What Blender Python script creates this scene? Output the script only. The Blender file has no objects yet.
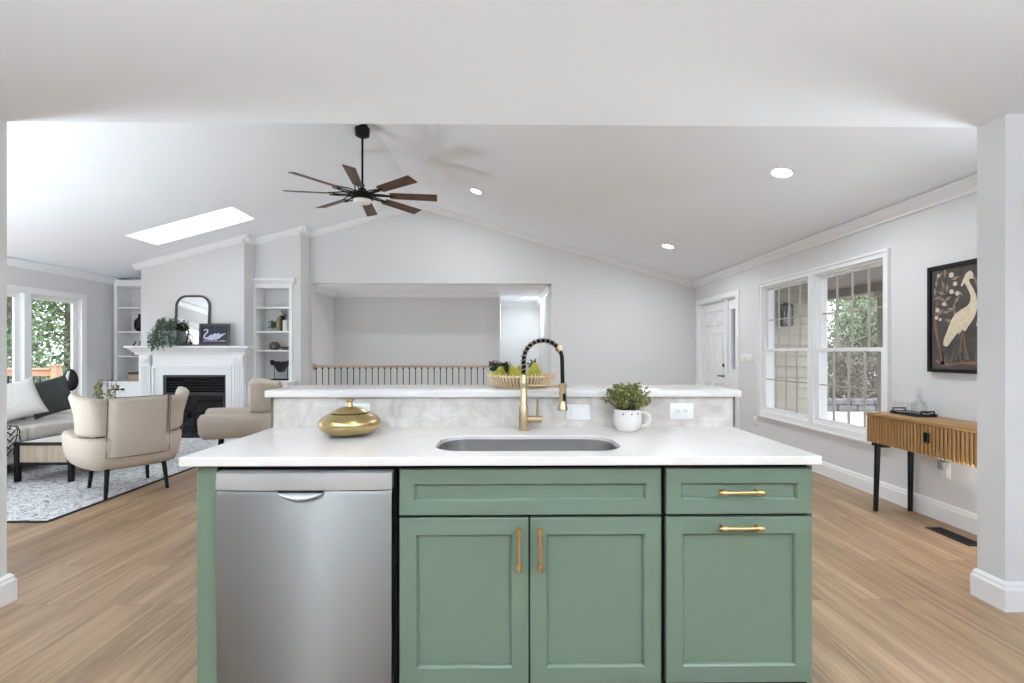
import bpy, bmesh, math, random
from mathutils import Vector, Matrix
from mathutils.geometry import tessellate_polygon
PI = math.pi
rnd = random.Random(7)
scn = bpy.context.scene
COL = scn.collection
R = math.radians

# ------------------------------------------------------------------ camera, world, exposure
cam_d = bpy.data.cameras.new('camera')
cam_d.sensor_width = 36.0
cam_d.lens = 480.0 / 1024.0 * 36.0
cam_d.shift_y = 10.5 / 1024.0
cam_d.clip_start = 0.02
cam = bpy.data.objects.new('camera', cam_d)
cam.location = (0, 0, 1.27)
cam.rotation_euler = (R(90), 0, R(-0.72))
COL.objects.link(cam)
scn.camera = cam

world = bpy.data.worlds.new('overcast_sky')
scn.world = world
world.use_nodes = True
WN = world.node_tree
bg = WN.nodes['Background']
bg.inputs['Color'].default_value = (0.86, 0.93, 1.0, 1)
bg.inputs['Strength'].default_value = 1.7

scn.view_settings.view_transform = 'Standard'
scn.view_settings.look = 'None'
scn.view_settings.exposure = 1.42
scn.view_settings.gamma = 1.0
scn.view_settings.use_curve_mapping = False
scn.cycles.max_bounces = 14
scn.cycles.diffuse_bounces = 8
scn.cycles.glossy_bounces = 8
scn.cycles.transmission_bounces = 10
scn.cycles.transparent_max_bounces = 24
scn.cycles.sample_clamp_indirect = 6.0
scn.cycles.caustics_reflective = False
scn.cycles.caustics_refractive = False

LIVING_CAN_W = 10.0
KITCHEN_CAN_W = 1.0
BOWL_W = 70.0
KITCHEN_COL = (0.80, 0.905, 1.0)
BOWL_GLOW = 0.4
UPLIGHT_W = 190.0
LAMP_COL = (0.86, 0.94, 1.0)

# ------------------------------------------------------------------ materials
def nodes_of(m):
    return m.node_tree.nodes, m.node_tree.links

def mat(name, col, rough=0.5, metal=0.0, spec=0.5, bump=0.0, bscale=60.0, vary=0.0, vscale=8.0, aniso=0.0, coat=0.0, stretch=None):
    m = bpy.data.materials.new(name)
    m.use_nodes = True
    N, L = nodes_of(m)
    b = N['Principled BSDF']
    b.inputs['Base Color'].default_value = (*col, 1)
    b.inputs['Roughness'].default_value = rough
    b.inputs['Metallic'].default_value = metal
    b.inputs['Specular IOR Level'].default_value = spec
    b.inputs['Anisotropic'].default_value = aniso
    b.inputs['Coat Weight'].default_value = coat
    if aniso: b.inputs['Anisotropic Rotation'].default_value = 0.25
    tc = N.new('ShaderNodeTexCoord')
    mp = N.new('ShaderNodeMapping')
    if stretch: mp.inputs['Scale'].default_value = stretch
    L.new(tc.outputs['Object'], mp.inputs['Vector'])
    if vary > 0:
        n = N.new('ShaderNodeTexNoise'); n.inputs['Scale'].default_value = vscale; n.inputs['Detail'].default_value = 5
        L.new(mp.outputs[0], n.inputs['Vector'])
        r = N.new('ShaderNodeValToRGB')
        r.color_ramp.elements[0].position = 0.3; r.color_ramp.elements[1].position = 0.7
        r.color_ramp.elements[0].color = (*[max(0, c * (1 - vary)) for c in col], 1)
        r.color_ramp.elements[1].color = (*[min(1, c * (1 + vary)) for c in col], 1)
        L.new(n.outputs['Fac'], r.inputs['Fac']); L.new(r.outputs['Color'], b.inputs['Base Color'])
    if bump > 0:
        n2 = N.new('ShaderNodeTexNoise'); n2.inputs['Scale'].default_value = bscale; n2.inputs['Detail'].default_value = 4
        L.new(mp.outputs[0], n2.inputs['Vector'])
        bp = N.new('ShaderNodeBump'); bp.inputs['Strength'].default_value = bump; bp.inputs['Distance'].default_value = 0.002
        L.new(n2.outputs['Fac'], bp.inputs['Height']); L.new(bp.outputs['Normal'], b.inputs['Normal'])
    return m

def emit(name, col, s):
    m = bpy.data.materials.new(name); m.use_nodes = True
    N, L = nodes_of(m)
    b = N['Principled BSDF']
    b.inputs['Base Color'].default_value = (*col, 1)
    b.inputs['Emission Color'].default_value = (*col, 1)
    b.inputs['Emission Strength'].default_value = s
    return m

def glass_pane(name, tint=(1, 1, 1), refl=0.06):
    m = bpy.data.materials.new(name); m.use_nodes = True
    N, L = nodes_of(m)
    for n in list(N):
        if n.type == 'BSDF_PRINCIPLED': N.remove(n)
    out = [n for n in N if n.type == 'OUTPUT_MATERIAL'][0]
    t = N.new('ShaderNodeBsdfTransparent'); t.inputs['Color'].default_value = (*tint, 1)
    g = N.new('ShaderNodeBsdfGlossy'); g.inputs['Roughness'].default_value = 0.02
    mx = N.new('ShaderNodeMixShader'); mx.inputs[0].default_value = refl
    L.new(t.outputs[0], mx.inputs[1]); L.new(g.outputs[0], mx.inputs[2]); L.new(mx.outputs[0], out.inputs['Surface'])
    return m

def wood_mat(name, c1, c2, axis='Y', scale=3.0, rough=0.45, bump=0.05):
    """plain sawn wood with grain stretched along one axis"""
    m = bpy.data.materials.new(name); m.use_nodes = True
    N, L = nodes_of(m); b = N['Principled BSDF']; b.inputs['Roughness'].default_value = rough
    tc = N.new('ShaderNodeTexCoord'); mp = N.new('ShaderNodeMapping')
    s = {'X': (0.06, 1, 1), 'Y': (1, 0.06, 1), 'Z': (1, 1, 0.06)}[axis]
    mp.inputs['Scale'].default_value = [v * scale * 12 for v in s]
    L.new(tc.outputs['Object'], mp.inputs['Vector'])
    n = N.new('ShaderNodeTexNoise'); n.inputs['Scale'].default_value = 1.0; n.inputs['Detail'].default_value = 7; n.inputs['Roughness'].default_value = 0.6
    L.new(mp.outputs[0], n.inputs['Vector'])
    r = N.new('ShaderNodeValToRGB')
    r.color_ramp.elements[0].position = 0.3; r.color_ramp.elements[1].position = 0.72
    r.color_ramp.elements[0].color = (*c1, 1); r.color_ramp.elements[1].color = (*c2, 1)
    L.new(n.outputs['Fac'], r.inputs['Fac']); L.new(r.outputs['Color'], b.inputs['Base Color'])
    bp = N.new('ShaderNodeBump'); bp.inputs['Strength'].default_value = bump; bp.inputs['Distance'].default_value = 0.002
    L.new(n.outputs['Fac'], bp.inputs['Height']); L.new(bp.outputs['Normal'], b.inputs['Normal'])
    return m

def floor_mat():
    m = bpy.data.materials.new('oak_vinyl_plank'); m.use_nodes = True
    N, L = nodes_of(m); b = N['Principled BSDF']; b.inputs['Roughness'].default_value = 0.42
    b.inputs['Specular IOR Level'].default_value = 0.4
    tc = N.new('ShaderNodeTexCoord'); mp = N.new('ShaderNodeMapping'); mp.inputs['Rotation'].default_value = (0, 0, R(90))
    L.new(tc.outputs['Object'], mp.inputs['Vector'])
    br = N.new('ShaderNodeTexBrick'); br.inputs['Scale'].default_value = 1.0
    br.inputs['Brick Width'].default_value = 1.22; br.inputs['Row Height'].default_value = 0.18
    br.inputs['Mortar Size'].default_value = 0.0014; br.inputs['Mortar Smooth'].default_value = 0.3
    br.offset = 0.37; br.offset_frequency = 3
    br.inputs['Color1'].default_value = (0.05, 0.05, 0.05, 1); br.inputs['Color2'].default_value = (0.95, 0.95, 0.95, 1); br.inputs['Mortar'].default_value = (0.5, 0.5, 0.5, 1)
    L.new(mp.outputs[0], br.inputs['Vector'])
    # plank id shifts the grain of each plank
    add = N.new('ShaderNodeVectorMath'); add.operation = 'ADD'
    sc = N.new('ShaderNodeVectorMath'); sc.operation = 'MULTIPLY'; sc.inputs[1].default_value = (13, 7, 0)
    L.new(br.outputs['Color'], sc.inputs[0]); L.new(tc.outputs['Object'], add.inputs[0]); L.new(sc.outputs[0], add.inputs[1])
    g = N.new('ShaderNodeMapping'); g.inputs['Scale'].default_value = (26, 1.3, 1); L.new(add.outputs[0], g.inputs['Vector'])
    n = N.new('ShaderNodeTexNoise'); n.inputs['Scale'].default_value = 1.0; n.inputs['Detail'].default_value = 8; n.inputs['Roughness'].default_value = 0.62; n.inputs['Distortion'].default_value = 0.6
    L.new(g.outputs[0], n.inputs['Vector'])
    g2 = N.new('ShaderNodeMapping'); g2.inputs['Scale'].default_value = (5.5, 0.9, 1); L.new(add.outputs[0], g2.inputs['Vector'])
    n2 = N.new('ShaderNodeTexNoise'); n2.inputs['Scale'].default_value = 1.0; n2.inputs['Detail'].default_value = 4; L.new(g2.outputs[0], n2.inputs['Vector'])
    r = N.new('ShaderNodeValToRGB')
    e = r.color_ramp.elements
    e[0].position = 0.33; e[0].color = (0.165, 0.098, 0.053, 1)
    e[1].position = 0.66; e[1].color = (0.460, 0.316, 0.197, 1)
    x = r.color_ramp.elements.new(0.5); x.color = (0.318, 0.208, 0.123, 1)
    ma = N.new('ShaderNodeMath'); ma.operation = 'MULTIPLY_ADD'; ma.inputs[1].default_value = 0.55
    mb_ = N.new('ShaderNodeMath'); mb_.operation = 'MULTIPLY'; mb_.inputs[1].default_value = 0.36
    L.new(n2.outputs['Fac'], mb_.inputs[0]); L.new(n.outputs['Fac'], ma.inputs[0]); L.new(mb_.outputs[0], ma.inputs[2])
    mc = N.new('ShaderNodeMath'); mc.operation = 'MULTIPLY_ADD'; mc.inputs[1].default_value = 0.10
    L.new(br.outputs['Color'], mc.inputs[0]); L.new(ma.outputs[0], mc.inputs[2])
    L.new(mc.outputs[0], r.inputs['Fac'])
    dk = N.new('ShaderNodeMixRGB'); dk.blend_type = 'MULTIPLY'; dk.inputs['Color2'].default_value = (0.45, 0.4, 0.36, 1)
    L.new(br.outputs['Fac'], dk.inputs['Fac']); L.new(r.outputs['Color'], dk.inputs['Color1'])
    L.new(dk.outputs['Color'], b.inputs['Base Color'])
    bp = N.new('ShaderNodeBump'); bp.inputs['Strength'].default_value = 0.25; bp.inputs['Distance'].default_value = 0.0015; bp.invert = True
    L.new(br.outputs['Fac'], bp.inputs['Height']); L.new(bp.outputs['Normal'], b.inputs['Normal'])
    return m

def marble_mat(name, base, vein, scale, amount=0.5, rough=0.2, tiles=None):
    m = bpy.data.materials.new(name); m.use_nodes = True
    N, L = nodes_of(m); b = N['Principled BSDF']; b.inputs['Roughness'].default_value = rough
    tc = N.new('ShaderNodeTexCoord')
    n = N.new('ShaderNodeTexNoise'); n.inputs['Scale'].default_value = scale; n.inputs['Detail'].default_value = 9; n.inputs['Roughness'].default_value = 0.6; n.inputs['Distortion'].default_value = 1.2
    L.new(tc.outputs['Object'], n.inputs['Vector'])
    r = N.new('ShaderNodeValToRGB')
    r.color_ramp.elements[0].position = 0.34; r.color_ramp.elements[1].position = 0.34 + amount * 0.5
    r.color_ramp.elements[0].color = (*vein, 1); r.color_ramp.elements[1].color = (*base, 1)
    L.new(n.outputs['Fac'], r.inputs['Fac'])
    src = r.outputs['Color']
    if tiles:
        mp = N.new('ShaderNodeMapping'); mp.inputs['Rotation'].default_value = (R(90), 0, 0); L.new(tc.outputs['Object'], mp.inputs['Vector'])
        br = N.new('ShaderNodeTexBrick'); br.inputs['Scale'].default_value = 1
        br.inputs['Brick Width'].default_value = tiles[0]; br.inputs['Row Height'].default_value = tiles[1]
        br.inputs['Mortar Size'].default_value = 0.001
        br.inputs['Color1'].default_value = (0.93, 0.92, 0.91, 1); br.inputs['Color2'].default_value = (1, 1, 1, 1); br.inputs['Mortar'].default_value = (0.9, 0.89, 0.88, 1)
        L.new(mp.outputs[0], br.inputs['Vector'])
        mx = N.new('ShaderNodeMixRGB'); mx.blend_type = 'MULTIPLY'; mx.inputs['Fac'].default_value = 1
        L.new(src, mx.inputs['Color1']); L.new(br.outputs['Color'], mx.inputs['Color2']); src = mx.outputs['Color']
    L.new(src, b.inputs['Base Color'])
    return m

def rug_mat():
    m = bpy.data.materials.new('flecked_rug'); m.use_nodes = True
    N, L = nodes_of(m); b = N['Principled BSDF']; b.inputs['Roughness'].default_value = 0.95; b.inputs['Specular IOR Level'].default_value = 0.1
    tc = N.new('ShaderNodeTexCoord')
    mp = N.new('ShaderNodeMapping'); mp.inputs['Scale'].default_value = (24, 38, 1); mp.inputs['Rotation'].default_value = (0, 0, R(18)); L.new(tc.outputs['Object'], mp.inputs['Vector'])
    n = N.new('ShaderNodeTexNoise'); n.inputs['Scale'].default_value = 1.0; n.inputs['Detail'].default_value = 5; n.inputs['Distortion'].default_value = 1.6
    L.new(mp.outputs[0], n.inputs['Vector'])
    r = N.new('ShaderNodeValToRGB')
    e = r.color_ramp.elements
    e[0].position = 0.36; e[0].color = (0.13, 0.145, 0.18, 1)
    e[1].position = 0.53; e[1].color = (0.72, 0.72, 0.72, 1)
    x = e.new(0.44); x.color = (0.42, 0.44, 0.48, 1)
    L.new(n.outputs['Fac'], r.inputs['Fac']); L.new(r.outputs['Color'], b.inputs['Base Color'])
    bp = N.new('ShaderNodeBump'); bp.inputs['Strength'].default_value = 0.4; bp.inputs['Distance'].default_value = 0.004
    L.new(n.outputs['Fac'], bp.inputs['Height']); L.new(bp.outputs['Normal'], b.inputs['Normal'])
    return m

M = {}
M['wall'] = mat('light_grey_wall_paint', (0.67, 0.67, 0.67), 0.75, spec=0.25, bump=0.03, bscale=160)
M['ceiling'] = mat('white_ceiling_paint', (0.855, 0.895, 0.935), 0.85, spec=0.2, bump=0.02, bscale=120)
M['trim'] = mat('white_trim_paint', (0.81, 0.815, 0.82), 0.4, bump=0.0)
M['floor'] = floor_mat()
M['counter'] = marble_mat('white_quartz', (0.77, 0.735, 0.695), (0.735, 0.70, 0.66), 4.0, 0.5, 0.16)
M['splash'] = marble_mat('cream_marble_tile', (0.70, 0.66, 0.62), (0.48, 0.435, 0.39), 8.0, 0.75, 0.25, (0.15, 0.05))
M['green'] = mat('sage_green_cabinet_paint', (0.118, 0.164, 0.116), 0.38, bump=0.015, bscale=90)
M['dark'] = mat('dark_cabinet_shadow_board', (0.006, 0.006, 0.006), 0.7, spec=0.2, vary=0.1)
M['brass'] = mat('brushed_brass', (0.56, 0.37, 0.17), 0.32, 1.0, bump=0.03, bscale=200)
M['faucet'] = mat('champagne_brass', (0.50, 0.385, 0.24), 0.36, 1.0, bump=0.02, bscale=200)
M['oldbrass'] = mat('hammered_brass', (0.47, 0.36, 0.17), 0.27, 1.0, bump=0.35, bscale=38, vary=0.18, vscale=14)
M['steel'] = mat('brushed_stainless_steel', (0.235, 0.227, 0.216), 0.35, 1.0, aniso=0.99, bump=0.0, bscale=30, stretch=(1, 1, 30))
M['steelpanel'] = mat('satin_grey_steel_panel', (0.50, 0.505, 0.51), 0.42, 0.6, bump=0.02, bscale=200)
M['sink'] = mat('sink_stainless_steel', (0.50, 0.492, 0.48), 0.30, 1.0, bump=0.03, bscale=50, stretch=(1, 1, 20))
M['black'] = mat('satin_black_metal', (0.006, 0.006, 0.006), 0.45, 0.0, spec=0.25, bump=0.02)
M['rubber'] = mat('black_hose_rubber', (0.005, 0.0045, 0.005), 0.5, spec=0.2, bump=0.02)
M['blackwood'] = mat('black_painted_wood', (0.007, 0.007, 0.0075), 0.55, spec=0.25, bump=0.04)
M['fabric'] = mat('oatmeal_linen_fabric', (0.53, 0.465, 0.395), 0.95, spec=0.1, bump=0.3, bscale=420, vary=0.07, vscale=60)
M['cream'] = mat('cream_upholstery', (0.66, 0.63, 0.585), 0.95, spec=0.1, bump=0.25, bscale=350, vary=0.05, vscale=40)
M['piping'] = mat('dark_seam_piping', (0.15, 0.12, 0.10), 0.9, bump=0.1)
M['pillow_light'] = mat('pale_grey_knit', (0.63, 0.62, 0.60), 0.95, spec=0.1, bump=0.4, bscale=260, vary=0.1, vscale=90)
M['pillow_dark'] = mat('charcoal_green_velvet', (0.058, 0.066, 0.064), 0.9, spec=0.15, bump=0.2, bscale=200, vary=0.15, vscale=20)
M['pillow_blue'] = mat('grey_blue_cotton', (0.26, 0.28, 0.32), 0.9, bump=0.2, bscale=250, vary=0.1, vscale=30)
M['rug'] = rug_mat()
M['rugedge'] = mat('black_rug_binding', (0.015, 0.015, 0.017), 0.9, bump=0.2, bscale=300)
M['oak'] = wood_mat('honey_oak_slats', (0.28, 0.145, 0.05), (0.42, 0.235, 0.09), 'Z', 2.5)
M['oaktop'] = wood_mat('honey_oak_top', (0.30, 0.16, 0.058), (0.45, 0.26, 0.105), 'Y', 2.5)
M['paleoak'] = wood_mat('pale_oak_panel', (0.34, 0.27, 0.20), (0.50, 0.42, 0.33), 'Z', 3)
M['railwood'] = wood_mat('pale_handrail_wood', (0.36, 0.26, 0.18), (0.52, 0.40, 0.29), 'X', 2.5)
M['walnut'] = wood_mat('walnut_fan_blade', (0.055, 0.028, 0.016), (0.13, 0.068, 0.038), 'X', 3)
M['framewood'] = wood_mat('weathered_dark_frame', (0.035, 0.027, 0.022), (0.10, 0.078, 0.062), 'X', 3)
M['deckwood'] = wood_mat('cedar_deck_wood', (0.42, 0.23, 0.13), (0.60, 0.36, 0.22), 'X', 3)
M['slate'] = mat('black_slate_hearth', (0.014, 0.015, 0.016), 0.35, vary=0.3, vscale=10)
M['firebrick'] = mat('dark_firebox', (0.012, 0.012, 0.012), 0.7, bump=0.3, bscale=20)
M['iron'] = mat('dark_grey_iron', (0.035, 0.036, 0.038), 0.45, 0.5, bump=0.05)
M['fireglass'] = mat('smoked_fireplace_glass', (0.01, 0.01, 0.011), 0.06, coat=0.3, vary=0.1)
M['mirror'] = mat('mirror_silver', (0.9, 0.9, 0.9), 0.02, 1.0)
M['leaf'] = mat('trailing_leaf_green', (0.075, 0.145, 0.085), 0.6, vary=0.45, vscale=25)
M['leaf_grey'] = mat('silvery_leaf', (0.24, 0.31, 0.27), 0.6, vary=0.3, vscale=25)
M['leaf_olive'] = mat('olive_leaf', (0.185, 0.190, 0.055), 0.55, vary=0.55, vscale=45)
M['leaf_dark'] = mat('dark_leaf', (0.022, 0.040, 0.020), 0.5, vary=0.4, vscale=40)
M['pear'] = mat('yellow_green_pear_skin', (0.33, 0.31, 0.018), 0.42, vary=0.3, vscale=18)
M['stem'] = mat('brown_stem', (0.06, 0.04, 0.02), 0.7, vary=0.2)
M['rattan'] = mat('pale_rattan', (0.72, 0.57, 0.37), 0.6, bump=0.2, bscale=180, vary=0.15, vscale=40)
M['rattan_dark'] = mat('tan_basket_weave', (0.42, 0.29, 0.16), 0.7, bump=0.3, bscale=120, vary=0.2, vscale=30)
M['ceramic'] = mat('white_ceramic', (0.75, 0.715, 0.68), 0.35, bump=0.02, bscale=60)
M['motif'] = mat('grey_mug_motif', (0.16, 0.13, 0.11), 0.5, vary=0.1)
M['soil'] = mat('potting_soil', (0.02, 0.015, 0.01), 0.9, bump=0.5)
M['muntin'] = mat('backlit_cream_grille', (0.40, 0.37, 0.32), 0.5, bump=0.0)  # cream grille darkened in its colour to look backlit
M['plastic'] = mat('white_switch_plastic', (0.79, 0.775, 0.755), 0.35, bump=0.01)
M['slot'] = mat('dark_outlet_slot', (0.03, 0.03, 0.03), 0.6, vary=0.1)
M['adapter'] = mat('grey_plug_plastic', (0.30, 0.30, 0.31), 0.5, bump=0.02)
M['pane'] = glass_pane('window_glass')
M['frost'] = glass_pane('sidelight_glass', (0.72, 0.74, 0.78), 0.10)
M['tumbler'] = glass_pane('clear_drinking_glass', (0.975, 0.98, 0.98), 0.09)
M['can'] = emit('lit_downlight_lens', (1.0, 0.97, 0.93), 14.0)
M['fanlens'] = mat('white_fan_light_lens', (0.85, 0.85, 0.83), 0.4, bump=0.01)
M['beige'] = mat('cream_painted_siding', (0.40, 0.36, 0.30), 0.8, vary=0.06, vscale=6)
M['soffit'] = mat('brown_porch_soffit', (0.23, 0.185, 0.155), 0.8, vary=0.1, vscale=3)
M['concrete'] = mat('pale_concrete', (0.42, 0.42, 0.41), 0.9, vary=0.12, vscale=2)
M['stone'] = mat('grey_wall_stone', (0.15, 0.15, 0.15), 0.9, vary=0.3, vscale=7, bump=0.5, bscale=12)
M['lawn'] = mat('winter_leaf_litter', (0.13, 0.115, 0.07), 0.95, vary=0.4, vscale=3)
M['bark'] = mat('grey_brown_bark', (0.12, 0.10, 0.085), 0.9, vary=0.35, vscale=8)
M['palebark'] = mat('pale_bark', (0.50, 0.47, 0.43), 0.9, vary=0.3, vscale=9)
M['tree_a'] = mat('evergreen_needles', (0.125, 0.205, 0.085), 0.7, vary=0.6, vscale=4)
M['tree_b'] = mat('pale_spring_leaves', (0.25, 0.30, 0.19), 0.7, vary=0.5, vscale=4)
M['tree_c'] = mat('bright_shrub_leaves', (0.17, 0.27, 0.06), 0.7, vary=0.5, vscale=4)
M['tree_d'] = mat('brown_twig_leaves', (0.19, 0.165, 0.135), 0.8, vary=0.4, vscale=4)
M['book_tan'] = mat('tan_book_cloth', (0.36, 0.27, 0.15), 0.8, bump=0.1)
M['book_brown'] = mat('olive_brown_book_cloth', (0.16, 0.13, 0.07), 0.8, bump=0.1)
M['book_dark'] = mat('dark_book_cloth', (0.03, 0.03, 0.03), 0.8, bump=0.1)
M['paper'] = mat('book_paper', (0.75, 0.71, 0.62), 0.9, bump=0.1, bscale=300)
M['vessel'] = mat('brown_turned_wood', (0.09, 0.06, 0.04), 0.5, vary=0.35, vscale=20, bump=0.2, bscale=40)
M['sculpt'] = mat('matt_black_sculpture', (0.006, 0.006, 0.006), 0.5, spec=0.25, bump=0.08, bscale=30)
M['leafline'] = mat('black_printed_line', (0.015, 0.015, 0.018), 0.9, bump=0.1)
M['clay'] = mat('pinkish_turned_wood', (0.46, 0.33, 0.24), 0.6, vary=0.12, vscale=12)
M['art_ground'] = mat('charcoal_painted_canvas', (0.070, 0.060, 0.054), 0.85, vary=0.3, vscale=9)
M['art_cream'] = mat('cream_paint', (0.66, 0.56, 0.42), 0.85, vary=0.12, vscale=30)
M['art_pale'] = mat('pale_pink_paint', (0.60, 0.47, 0.38), 0.85, vary=0.15, vscale=40)
M['art_rust'] = mat('rust_brown_paint', (0.20, 0.105, 0.075), 0.85, vary=0.25, vscale=20)
M['art_leaf'] = mat('grey_taupe_paint', (0.25, 0.20, 0.165), 0.85, vary=0.25, vscale=20)
M['art_reed'] = mat('grey_green_paint', (0.13, 0.135, 0.115), 0.85, vary=0.2, vscale=20)
M['art_navy'] = mat('ink_blue_canvas', (0.035, 0.037, 0.060), 0.85, vary=0.3, vscale=14)
M['art_white'] = mat('bluish_white_paint', (0.50, 0.52, 0.62), 0.85, vary=0.15, vscale=30)
M['pot_grey'] = mat('pale_grey_glazed_pot', (0.50, 0.54, 0.56), 0.4, bump=0.03)

# ------------------------------------------------------------------ mesh builder
class MB:
    def __init__(s): s.bm = bmesh.new()
    def _tag(s, faces, m):
        for f in faces: f.material_index = m
    def box(s, x0, x1, y0, y1, z0, z1, bev=0.0, m=0, seg=2):
        vs = [s.bm.verts.new((x, y, z)) for x in (x0, x1) for y in (y0, y1) for z in (z0, z1)]
        q = [(0, 1, 3, 2), (4, 6, 7, 5), (0, 4, 5, 1), (2, 3, 7, 6), (0, 2, 6, 4), (1, 5, 7, 3)]
        fs = [s.bm.faces.new([vs[i] for i in f]) for f in q]
        s._tag(fs, m)
        if bev > 0:
            es = list({e for f in fs for e in f.edges})
            r = bmesh.ops.bevel(s.bm, geom=es, offset=bev, segments=seg, affect='EDGES', profile=0.5)
            s._tag(r['faces'], m)
        return s
    def quad(s, pts, m=0):
        f = s.bm.faces.new([s.bm.verts.new(p) for p in pts]); f.material_index = m
        return s
    def hexa(s, lo, hi, m=0):
        """solid between two matching quads"""
        a = [s.bm.verts.new(p) for p in lo]; b = [s.bm.verts.new(p) for p in hi]
        n = len(a)
        fs = [s.bm.faces.new(a[::-1]), s.bm.faces.new(b)]
        for i in range(n): fs.append(s.bm.faces.new((a[i], a[(i + 1) % n], b[(i + 1) % n], b[i])))
        s._tag(fs, m); return s
    def prism(s, poly, ax, a0, a1, m=0, holes=()):
        """2-D polygon extruded along axis ax from a0 to a1; poly in the other two axes (x,y,z order)"""
        def P(p, a):
            if ax == 'x': return (a, p[0], p[1])
            if ax == 'y': return (p[0], a, p[1])
            return (p[0], p[1], a)
        loops = [list(poly)] + [list(h) for h in holes]
        flat = [p for l in loops for p in l]
        tris = tessellate_polygon([[Vector((p[0], p[1], 0)) for p in l] for l in loops])
        A = [s.bm.verts.new(P(p, a0)) for p in flat]; B = [s.bm.verts.new(P(p, a1)) for p in flat]
        fs = []
        for t in tris:
            try:
                fs.append(s.bm.faces.new([A[i] for i in t])); fs.append(s.bm.faces.new([B[i] for i in t]))
            except ValueError: pass
        k = 0
        for l in loops:
            n = len(l)
            for i in range(n):
                j = (i + 1) % n
                fs.append(s.bm.faces.new((A[k + i], A[k + j], B[k + j], B[k + i])))
            k += n
        s._tag(fs, m); return s
    def lathe(s, prof, c=(0, 0, 0), n=32, m=0, sy=1.0):
        rings = []
        for r, z in prof:
            if r < 1e-6: rings.append([s.bm.verts.new((c[0], c[1], c[2] + z))])
            else: rings.append([s.bm.verts.new((c[0] + r * math.cos(2 * PI * i / n), c[1] + sy * r * math.sin(2 * PI * i / n), c[2] + z)) for i in range(n)])
        fs = []
        for a, b in zip(rings, rings[1:]):
            for i in range(n):
                j = (i + 1) % n
                if len(a) == 1 and len(b) == 1: continue
                if len(a) == 1: fs.append(s.bm.faces.new((a[0], b[j], b[i])))
                elif len(b) == 1: fs.append(s.bm.faces.new((a[i], a[j], b[0])))
                else: fs.append(s.bm.faces.new((a[i], a[j], b[j], b[i])))
        s._tag(fs, m); return s
    def cyl(s, p0, p1, r0, r1=None, n=16, m=0):
        return s.tube([p0, p1], [r0, r0 if r1 is None else r1], n, m)
    def tube(s, path, rad, n=10, m=0, closed=False, cap=True):
        path = [Vector(p) for p in path]
        if not isinstance(rad, (list, tuple)): rad = [rad] * len(path)
        N = len(path); rings = []; up = None
        for i, p in enumerate(path):
            if closed: t = path[(i + 1) % N] - path[i - 1]
            else: t = path[min(i + 1, N - 1)] - path[max(i - 1, 0)]
            t.normalize()
            if up is None:
                up = Vector((0, 0, 1)) if abs(t.z) < 0.9 else Vector((1, 0, 0))
            u = (up - t * up.dot(t))
            if u.length < 1e-5: u = t.orthogonal()
            u.normalize(); v = t.cross(u); up = u
            rings.append([s.bm.verts.new(p + (u * math.cos(2 * PI * k / n) + v * math.sin(2 * PI * k / n)) * rad[i]) for k in range(n)])
        fs = []
        prs = list(zip(rings, rings[1:])) + ([(rings[-1], rings[0])] if closed else [])
        for a, b in prs:
            for k in range(n):
                j = (k + 1) % n
                fs.append(s.bm.faces.new((a[k], a[j], b[j], b[k])))
        if cap and not closed:
            fs.append(s.bm.faces.new(rings[0][::-1])); fs.append(s.bm.faces.new(rings[-1]))
        s._tag(fs, m); return s
    def sweep(s, sections, m=0, closed=False, cap=True):
        """loft between equal-length rings of points"""
        rings = [[s.bm.verts.new(p) for p in r] for r in sections]
        n = len(rings[0]); fs = []
        prs = list(zip(rings, rings[1:])) + ([(rings[-1], rings[0])] if closed else [])
        for a, b in prs:
            for k in range(n):
                j = (k + 1) % n
                fs.append(s.bm.faces.new((a[k], a[j], b[j], b[k])))
        if cap and not closed:
            fs.append(s.bm.faces.new(rings[0][::-1])); fs.append(s.bm.faces.new(rings[-1]))
        s._tag(fs, m); return s
    def moulding(s, prof, p0, p1, out, m=0):
        """profile (out, up) run from p0 to p1"""
        p0 = Vector(p0); p1 = Vector(p1); o = Vector(out); z = Vector((0, 0, 1))
        return s.sweep([[p0 + o * a + z * b for a, b in prof], [p1 + o * a + z * b for a, b in prof]], m)
    def leaves(s, pts, size, r, m=0, aspect=0.45, droop=0.0):
        for p in pts:
            d = Vector((r.uniform(-1, 1), r.uniform(-1, 1), r.uniform(-1, 1) - droop)); d.normalize()
            o = d.orthogonal(); o.rotate(Matrix.Rotation(r.uniform(0, 2 * PI), 3, d))
            L = size * r.uniform(0.6, 1.25); p = Vector(p); nn = d.cross(o) * L * 0.12
            a, b, c, e = p, p + d * L * 0.5 + o * L * aspect * 0.5 + nn, p + d * L, p + d * L * 0.5 - o * L * aspect * 0.5 + nn
            f = s.bm.faces.new([s.bm.verts.new(q) for q in (a, b, c, e)]); f.material_index = m
        return s
    def build(s, name, mats, parent=None, local=False, smooth=35, recalc=True, origin=None):
        bm = s.bm
        if recalc: bmesh.ops.recalc_face_normals(bm, faces=bm.faces)
        me = bpy.data.meshes.new(name)
        if parent is not None and not local:
            mt = Matrix.Identity(4); o = parent
            while o is not None:
                mt = (Matrix.Translation(o.location) @ o.rotation_euler.to_matrix().to_4x4()) @ mt; o = o.parent
            bm.transform(mt.inverted())
        loc = None
        if parent is None:
            if origin is None:
                xs = [v.co.x for v in bm.verts]; ys = [v.co.y for v in bm.verts]; zs = [v.co.z for v in bm.verts]
                origin = ((min(xs) + max(xs)) / 2, (min(ys) + max(ys)) / 2, min(zs))
            bm.transform(Matrix.Translation(Vector(origin)).inverted()); loc = origin
        bm.to_mesh(me); bm.free()
        for mm in (mats if isinstance(mats, (list, tuple)) else [mats]): me.materials.append(mm)
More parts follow.
